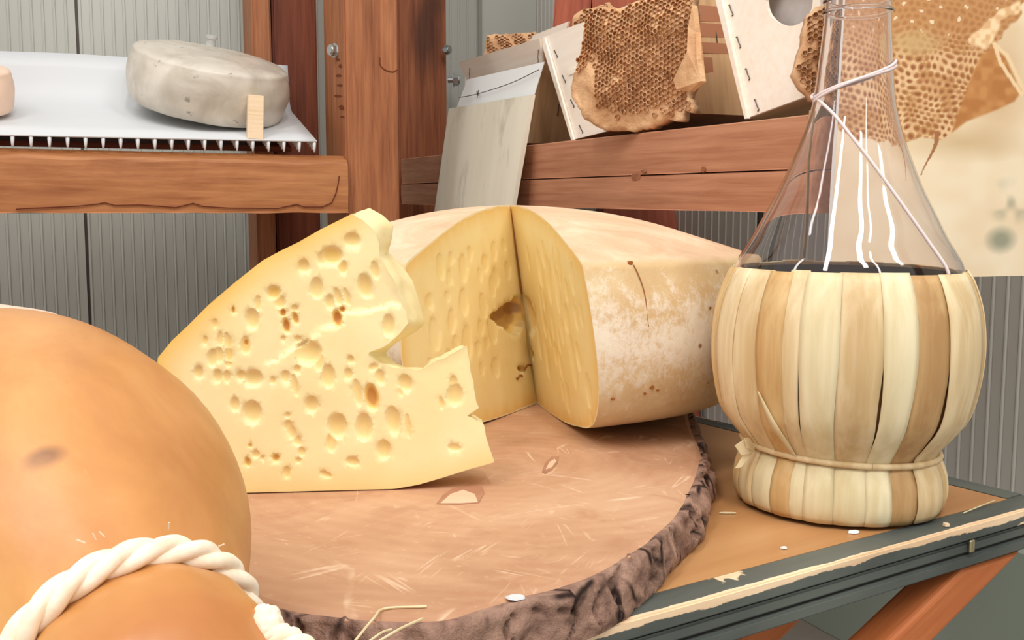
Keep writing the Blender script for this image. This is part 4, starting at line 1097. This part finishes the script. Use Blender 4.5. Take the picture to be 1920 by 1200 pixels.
def step_field(x, y):
    d, sd = crack_side(x, y)
    v = noise.noise(V(x * 40, y * 40, 1)) * .0005
    if d < .05 and sd < 0:       # above the crack the face sits a little back
        v += .0019 * min(1, d / .0006) * max(0, 1 - d / .045) * min(1, max(0, (x - x_end) / .01))
    e = edgedist(x, y, fine) if y > .05 else 1
    return v
extra = []
for i in range(len(crack) - 1):
    for k in range(8):
        t = k / 8; x, y = crack[i][0] + (crack[i + 1][0] - crack[i][0]) * t, crack[i][1] + (crack[i + 1][1] - crack[i][1]) * t
        dx, dy = crack[i + 1][0] - crack[i][0], crack[i + 1][1] - crack[i][1]; L = math.hypot(dx, dy)
        jx = random.uniform(-.0004, .0004)
        for s in (0, -.0008): extra.append((x - dy / L * s * -1 + jx, y + dx / L * s * 1 * -1 * -1 + jx))
P, dep, deep, Tt = pitted(fine, holes, .0036, extra, step_field)
sl = thing('cheese_slice', 'tall pale yellow cheese slice full of holes, standing before the big cut wheel', 'cheese', V((g0.x + g1.x) / 2, g0.y, LZ))
def S3(x, y, d): return V(g0.x, g0.y, 0) + SX * x - SN * d + UP * (LZ + .0004 + y)
nfine = len(fine)
vs = [S3(p.x, p.y, dd if i >= nfine else 0) for i, (p, dd) in enumerate(zip(P, dep))]
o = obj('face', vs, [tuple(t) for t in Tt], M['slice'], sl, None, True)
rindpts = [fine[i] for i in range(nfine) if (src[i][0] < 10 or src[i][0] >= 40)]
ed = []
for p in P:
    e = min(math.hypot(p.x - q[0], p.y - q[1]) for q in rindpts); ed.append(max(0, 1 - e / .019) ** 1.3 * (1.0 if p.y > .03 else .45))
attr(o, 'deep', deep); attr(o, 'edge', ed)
# back face and the broken / rind sides
cxs, cys = sum(p[0] for p in fine) / nfine, 0
bk_ = []
for (x, y), (i, t) in zip(fine, src):
    def bp(k):
        k %= len(FR)
        if k in BKX: p = onS(*BKX[k], THK); return S2(p)
        return None
    A, B = bp(i), bp(i + 1)
    if A is None and B is None: q = (cxs + (x - cxs) * .972, y * .962)
    else:
        pa = A or (cxs + (poly[i][0] - cxs) * .972, poly[i][1] * .962); j = (i + 1) % len(poly); pb_ = B or (cxs + (poly[j][0] - cxs) * .972, poly[j][1] * .962)
        q = (pa[0] + (pb_[0] - pa[0]) * t, pa[1] + (pb_[1] - pa[1]) * t)
    bk_.append((q[0], max(.0003, q[1])))
def sides(sel, name, mat, rough_):
    vs, fs = [], []; K = 6
    for (x, y), (bx, by), (i, t) in zip(fine, bk_, src):
        for k in range(K + 1):
            s = k / K; r_ = noise.noise(V(x * 120, y * 120, s * 4)) * rough_ * (1 if 0 < k < K else 0)
            xx, yy = x + (bx - x) * s, y + (by - y) * s
            vs.append(S3(xx + r_, max(.0002, yy + r_ * .7), THK * s))
    K1 = K + 1
    for i in range(nfine):
        if not sel(src[i][0]): continue
        j = (i + 1) % nfine
        for k in range(K): fs.append((i * K1 + k, i * K1 + k + 1, j * K1 + k + 1, j * K1 + k))
    used = sorted({q for f_ in fs for q in f_}); mp = {q: n for n, q in enumerate(used)}
    o = obj(name, [vs[q] for q in used], [tuple(mp[q] for q in f_) for f_ in fs], mat, sl, None, True); return o
sides(lambda i: 10 <= i < 40, 'broken_edge', M['slice'], .0022)
sides(lambda i: i < 10 or i >= 40, 'rind', M['slicerind'], .0005)
r = delaunay_2d_cdt([Vector(p) for p in bk_], [], [list(range(nfine))], 1, 1e-6)
obj('back_face', [S3(p.x, p.y, THK) for p in r[0]], [tuple(t) for t in r[2]], M['slice'], sl)

# ------------------------------------------------------------------ pale cheese hidden behind the smoked one
pcx = atY(-40, 600, .60)
pale_wheel('round_cheese', 'pale pink cheese barely showing behind the top of the orange cheese', V(pcx.x - .035, .61, LZ + .0005), UP, .083, .1125, M['pinkcheese'], seed=8)

# ------------------------------------------------------------------ smoked pear cheese with rope
BC = V(-.2005, .408, TZ + .0752); NK = atY(252, 1262, .298)
AX = (NK - BC); LN = AX.length; AX.normalize()
prof = spline([(0.0005, -.104), (.030, -.101), (.055, -.088), (.068, -.062), (.0752, -.025), (.0760, .010), (.0738, .043), (.0655, .076), (.0475, LN - .026), (.0395, LN - .010), (.0360, LN), (.0372, LN + .008), (.0385, LN + .020), (.0360, LN + .036), (.029, LN + .048), (.015, LN + .056), (0.0005, LN + .058)], 5)
v, f = lathe([(p[0], p[1]) for p in prof], 80)
ax_x = AX.cross(UP).normalized(); ax_y = AX.cross(ax_x)
Mx = frame(BC, ax_x, ax_y, AX)
vv = []
for p in v:
    k = noise.noise(V(p.x * 16, p.y * 16, p.z * 16)) * .0022
    z_rel = p.z - LN
    if -.03 < z_rel < .03: k += .0012 * noise.noise(V(math.atan2(p.y, p.x) * 3.2, 0, p.z * 30))
    if z_rel > .004: k += .0005 * sin(3 * z_rel / .01 + 2.6 * sin(math.atan2(p.y, p.x) * 1.3))
    r_ = math.hypot(p.x, p.y)
    q = V(p.x * (1 + k / max(r_, .004)), p.y * (1 + k / max(r_, .004)), p.z)
    wq = Mx @ q
    if wq.z < TZ + .0006 and z_rel < -.03: q = Mx.inverted() @ V(wq.x, wq.y, TZ + .0006)
    vv.append(q)
smk = thing('smoked_cheese', 'big smooth orange pear-shaped cheese tied with white rope at its neck', 'cheese', V(BC.x, BC.y, TZ))
obj('rind', vv, f, M['smoked'], smk, Mx, True)
rope = obj('rope', [(0, 0, 0), (1e-4, 0, 0), (0, 1e-4, 0)], [(0, 1, 2)], M['rope'], smk, Matrix.Translation(NK)) if False else None
def ropepath(R, n, off, phase, turns, hr, sag=0.0):
    pts = []
    for i in range(n + 1):
        a = 2 * PI * i / n; ph = phase + turns * a
        d = ax_x * cos(a) + ax_y * sin(a)
        pts.append(NK + AX * (off + sag * cos(a + .5)) + d * R + (d * cos(ph) + AX * sin(ph)) * hr)
    return pts
strands = [tube(ropepath(.0398, 200, -.001, 2 * PI * k / 3, 7, .0023, .0035), .0028, 8, False) for k in range(3)]
ro = obj('rope', *strands[0], M['rope'], smk, None, True)
ro['label'] = 'white twisted cotton rope'
for k in (1, 2): obj('strand', *strands[k], M['rope'], ro, None, True)
kp = atY(497, 1172, .288)
def blob(c, r, sq, seed):
    bm = bmesh.new(); bmesh.ops.create_icosphere(bm, subdivisions=4, radius=1)
    for q in bm.verts:
        k = 1 + .18 * noise.noise(q.co * 2.2 + V(seed, 0, 0)) + .07 * noise.noise(q.co * 6 + V(0, seed, 0))
        q.co = V(q.co.x * r * sq[0] * k, q.co.y * r * sq[1] * k, q.co.z * r * sq[2] * k)
    return bobj('knot', bm, M['rope'], ro, Matrix.Translation(c), True)
blob(kp, .0052, (1.0, 1, 1.15), 3)
for k in range(3):
    pts = spline([kp + V(-.002, 0, -.002), atY(515, 1192, .285), atY(545, 1204, .282), atY(590, 1235, .28)], 10)
    hp = []
    for i, p in enumerate(pts): a = i * .35 + k * 2 * PI / 3; hp.append(p + V(cos(a) * .0016, sin(a) * .0016, cos(a) * .002))
    obj('strand', *tube(hp, .0021, 8), M['rope'], ro, None, True)
fz = []
for (u, v, du, dv) in ((196, 1006, -10, -9), (160, 1018, -16, -6), (316, 992, 1, -12), (410, 1024, 10, -4), (40, 1122, -20, -6), (180, 1012, -6, -12), (60, 1100, -14, -4)):
    fz.append(tube([atY(u, v, .292), atY(u + du, v + dv, .291)], .00022, 4))
fb = obj('loose_fibre', *join(fz), M['rope'], ro); fb['kind'] = 'stuff'

# ------------------------------------------------------------------ straw-covered flask
FY = .671; fb_ = atY(1580, 700, FY)
FC = V(fb_.x - .0015, FY, TZ + .0004)
K_ = FY / F
flask = thing('wine_flask', 'round clear glass flask in a pale straw basket standing near the table corner', 'flask', FC)
FM = Matrix.Translation(FC) @ Matrix.Rotation(.010, 4, 'Y')
def hz(y): return max(0, (H + (600 - y) * 0) and (atY(1583, y, FY).z - TZ))
KS = .671 / .685 * .985
BK = [(.0635, .000), (.0676, .003), (.0700, .012), (.0690, .024), (.0658, .033), (.0632, .0385), (.0662, .0435), (.0725, .0508), (.0822, .0650), (.0872, hz(702)), (.0887, hz(645)), (.0872, hz(590)), (.0838, hz(550)), (.0775, hz(508)), (.0758, hz(503))]
BK = [(r_ * KS, h_) for r_, h_ in BK]
GL = [(57.5, -60), (57.5, 0), (59, 40), (62, 80), (65.5, 120), (69, 160), (75.5, 205), (88, 252), (106, 302), (127, 352), (152, 402), (172, 442), (190, 472), (203, 497), (213, 520)]
gl_o = [(.0005, .006), (.050, .006), (.060, .012)] + [(r_ - .0032, h_) for r_, h_ in BK[5:13]] + [(r_ * K_, hz(y)) for r_, y in GL[:-1][::-1]]
gl_o += [(57.5 * K_, hz(-62)), (60 * K_, hz(-64)), (60.5 * K_, hz(-80)), (58 * K_, hz(-90))]
outer = spline([g for g in gl_o], 4)
inner = [Vector((max(.0005, p[0] - .0017), max(p[1], .0085) )) for p in outer[::-1]]
v, f = lathe([(p[0], p[1]) for p in outer + inner], 96)
obj('bottle', v, f, M['glass'], flask, FM, True)
for yy, rr in ((24, 61.5), (3, 60.5)):
    v, f = tube([V(cos(2 * PI * k / 64) * rr * K_ * .975, sin(2 * PI * k / 64) * rr * K_ * .975, hz(yy)) for k in range(65)], .0013, 8, False)
    obj('neck_ring', v, f, M['glass'], flask, FM, True)
bprof = spline(BK, 8)
def brad(h):
    for i in range(len(bprof) - 1):
        if bprof[i][1] <= h <= bprof[i + 1][1]:
            t = (h - bprof[i][1]) / max(1e-9, bprof[i + 1][1] - bprof[i][1]); return bprof[i][0] + (bprof[i + 1][0] - bprof[i][0]) * t
    return bprof[-1][0] if h > bprof[-1][1] else bprof[0][0]
hw, ht = BK[5][1], BK[-1][1]
lin_p = [(brad(hw + (ht - .002 - hw) * k / 24) - .0016, hw + (ht - .002 - hw) * k / 24) for k in range(25)]
v, f = lathe([(.0005, .001), (.052, .001)] + [(brad(.005 + (hw - .005) * k / 8) - .002, .005 + (hw - .005) * k / 8) for k in range(9)] + lin_p, 64)
obj('gap_shade', v, f, M['gap_shade'], flask, FM, True)  # brown shell added behind the straw, painting shade into the slits
def straw_strip(a0, a1, h0, h1, mat, lift, name='straw_strip', seed=0, gap=0.0, bulge=.0004, nh=22, nw=6):
    vs, fs = [], []
    for i in range(nh + 1):
        t = i / nh; h = h0 + (h1 - h0) * t; r_ = brad(h)
        g = gap * max(0, sin(PI * min(1, t * 1.7))) * (1 - t * .6)
        sh = .018 * noise.noise(V(seed * 3.1, t * 1.6, 0)) * sin(PI * t)
        for j in range(nw + 1):
            s = j / nw; a = a0 + g + sh + (a1 - a0 - 2 * g) * s
            rr = r_ + lift + bulge * (1 - (2 * s - 1) ** 2) * .8 + .0004 * noise.noise(V(seed, s * 3, t * 4))
            if t > .97 and h1 > .1: rr -= .0006
            vs.append(V(rr * sin(a), -rr * cos(a), h))
    for i in range(nh):
        for j in range(nw): q = i * (nw + 1) + j; fs.append((q, q + 1, q + nw + 2, q + nw + 1))
    o = obj(name, vs, fs, mat, flask, FM, True)
    so = o.modifiers.new('thickness', 'SOLIDIFY'); so.thickness = .0007; so.offset = -1
    return o
def ang(u): return math.asin(max(-1, min(1, (u - 1583) / 247.0)))
front = [(1337, 1352, 0, .0012), (1350, 1384, 0, .0002), (1382, 1416, 3, .0010), (1412, 1442, 0, .0002), (1441, 1498, 2, .0010), (1496, 1572, 0, .0002), (1570, 1628, 2, .0008), (1624, 1694, 1, .0001), (1695, 1782, 0, .0012), (1778, 1808, 3, .0003), (1804, 1829, 0, .0013)]
A = [(ang(a), ang(b), m_, l_) for a, b, m_, l_ in front]
back0, back1 = A[-1][1], A[0][0] + 2 * PI
nb = 10
for k in range(nb): A.append((back0 + (back1 - back0) * k / nb - .01, back0 + (back1 - back0) * (k + 1) / nb + .01, (0, 3, 2, 1)[k % 4], .0002 + .0006 * (k % 2)))
for i, (x0, x1, mi, lf) in enumerate(A):
    gp = {3: .014, 4: .022, 5: .022, 6: .024, 7: .030, 8: .034}.get(i, .005)
    straw_strip(x0 - .006, x1 + .006, hw - .001, ht + random.uniform(-.0006, .0012), M['straw%d' % mi], lf * .8, seed=i, gap=gp * .8)
    straw_strip(x0 - .004, x1 + .004, .002, hw, M['straw%d' % (2 if mi == 0 and i % 2 else mi)], lf * .8, 'base_strip', seed=i + 40, nh=10, bulge=.0014)
# slivers peeling at the lower left
for k, (u0, u1) in enumerate(((1392, 1404),)):
    vs = []; n = 14
    for i in range(n + 1):
        t = i / n; h = hz(712 + 120 * t); a = ang(u0 - 6 + 34 * t + 12 * k); wd = .012 + .20 * t * (1 - t) + .02 * t
        r_ = brad(h) + .0022
        vs += [V(r_ * sin(a - wd / 2), -r_ * cos(a - wd / 2), h), V((r_ + .0006) * sin(a + wd / 2), -(r_ + .0006) * cos(a + wd / 2), h)]
    o = obj('straw_sliver', vs, [(2 * i, 2 * i + 1, 2 * i + 3, 2 * i + 2) for i in range(n)], M['straw2'], flask, FM, True)
    so = o.modifiers.new('thickness', 'SOLIDIFY'); so.thickness = .0005
# waist cord and its knot
cp = []
for k in range(73):
    a = 2 * PI * k / 72; h = hw + .0008 - .0022 * sin(a) ; r_ = brad(hw) + .0024
    cp.append(V(r_ * sin(a), -r_ * cos(a), h))
obj('waist_cord', *tube(cp, .0021, 8, False), M['straw0'], flask, FM, True)
for k, (dx, dz, l_) in enumerate(((-.014, .004, .010), (-.013, -.011, .008), (-.008, .009, .006))):
    p = V(-.0625, -.022, hw + .001); q = p + V(dx, -.006, dz); w_ = V(.001, .001, l_ * .5)
    o = obj('straw_end', [p - w_ * .4, p + w_ * .4, p.lerp(q, .6) + w_, p.lerp(q, .6) - w_, q], [(0, 1, 2, 3), (3, 2, 4)], M['straw2'], flask, FM)
    so = o.modifiers.new('thickness', 'SOLIDIFY'); so.thickness = .0006
# thin cord on the neck
gprof = outer
def grad(h):
    for i in range(len(gprof) - 1):
        if gprof[i][1] <= h <= gprof[i + 1][1] and gprof[i + 1][1] > gprof[i][1]:
            t = (h - gprof[i][1]) / (gprof[i + 1][1] - gprof[i][1]); return gprof[i][0] + (gprof[i + 1][0] - gprof[i][0]) * t
    return .02
def gpt(u, y, lift=.0012, back=False):
    h = hz(y); R_ = grad(h); s = max(-.999, min(.999, (u - 1583) * K_ / R_)); a = math.asin(s)
    if back: a = PI - a
    return V((R_ + lift) * sin(a), -(R_ + lift) * cos(a), h)
def around(a0_, a1_, y0, y1, n, lift=.0012):
    out = []
    for k in range(n + 1):
        t = k / n; h = hz(y0 + (y1 - y0) * t); R_ = grad(h) + lift; a = a0_ + (a1_ - a0_) * t; out.append(V(R_ * sin(a), -R_ * cos(a), h))
    return out
loopc = around(-1.5, 1.5, 188, 120, 40)
obj('neck_cord', *tube(loopc, .0012, 7), M['cord'], flask, FM, True)
obj('neck_cord', *tube(around(-1.45, 1.2, 194, 118, 40, .0014), .0010, 7), M['cord'], flask, FM, True)
obj('neck_cord', *tube(around(1.5, 2 * PI - 1.5, 120, 188, 40), .0012, 7), M['cord'], flask, FM, True)
dn = [gpt(u, y) for u, y in ((1513, 190), (1530, 222), (1552, 262), (1580, 308), (1612, 360), (1642, 408), (1668, 448), (1692, 486), (1700, 505))]
obj('hanging_cord', *tube(spline(dn, 6), .0011, 7, True), M['cord'], flask, FM, True)
dn = [gpt(u, y, .0012, True) for u, y in ((1520, 205), (1528, 290), (1540, 360), (1552, 430), (1560, 500))]
obj('hanging_cord', *tube(spline(dn, 6), .0012, 7, True), M['straw1'], flask, FM, True)

# ------------------------------------------------------------------ crumbs and straws
def chip(name, label, cat, u, v, Z, L, Wd, ang_, mat, h=.0012, group=None, n=7):
    p = atZ(u, v, Z); ring = []
    for k in range(n):
        a = 2 * PI * k / n; q = V(cos(a) * L / 2 * random.uniform(.75, 1.1), sin(a) * Wd / 2 * random.uniform(.7, 1.1), 0)
        q.rotate(Matrix.Rotation(ang_, 3, 'Z')); ring.append(p + q)
    vs = [q + UP * .0003 for q in ring] + [q.lerp(p, .15) + UP * (.0003 + h) for q in ring]
    return tag(obj(name, vs, [tuple(range(n)), tuple(range(2 * n - 1, n - 1, -1))] + [(i, (i + 1) % n, (i + 1) % n + n, i + n) for i in range(n)], mat), label, cat, group)
chip('cheese_crumb', 'curved white shaving near the front rim of the log slice', 'crumb', 968, 1122, LZ, .010, .0075, .3, M['plastic'], .0008)
chip('straw_chip', 'white straw chip on the table just before the flask base', 'chip', 1600, 999, TZ, .008, .006, .1, M['paper'], .0009)
chip('straw_chip', 'small white speck on the table panel left of the black edging, below the flask', 'chip', 1470, 1029, TZ, .0044, .003, .1, M['paper'], .0009)
chip('straw_chip', 'thin pale sliver lying between the log bark and the flask base', 'chip', 1364, 963, TZ, .014, .003, .0, M['straw2'], .0007)
chip('wooden_stud', 'round pale stud on the black edging right of the flask', 'stud', 1774, 987, TZ, .0042, .0042, 0, M['peg'], .0018, None, 12)
def stalk(label, pts, r_=.0006):
    return tag(obj('straw_stalk', *tube(spline(pts, 6), r_, 6), M['straw2']), label, 'straw')
stalk('thin straw lying across the black edging by the table corner', [atZ(1806, 962, TZ + .0008), atZ(1835, 950, TZ + .002), atZ(1866, 938, TZ + .0012)], .0004)
stalk('bent pale straw sticking over the front rim of the log slice', [atZ(800, 1137, LZ + .0008), atZ(722, 1141, LZ + .001), atZ(700, 1160, LZ + .003), atZ(655, 1215, LZ + .004)], .00055)
stalk('straight pale straw at the front rim of the log slice, right of the bent one', [atZ(792, 1160, LZ + .0008), atZ(748, 1180, LZ + .003), atZ(690, 1215, LZ + .004)], .00055)
stalk('curved pale straw at the front rim of the log slice, between its two neighbours', [atZ(734, 1180, LZ + .002), atZ(716, 1186, LZ + .003), atZ(690, 1204, LZ + .003)], .0005)
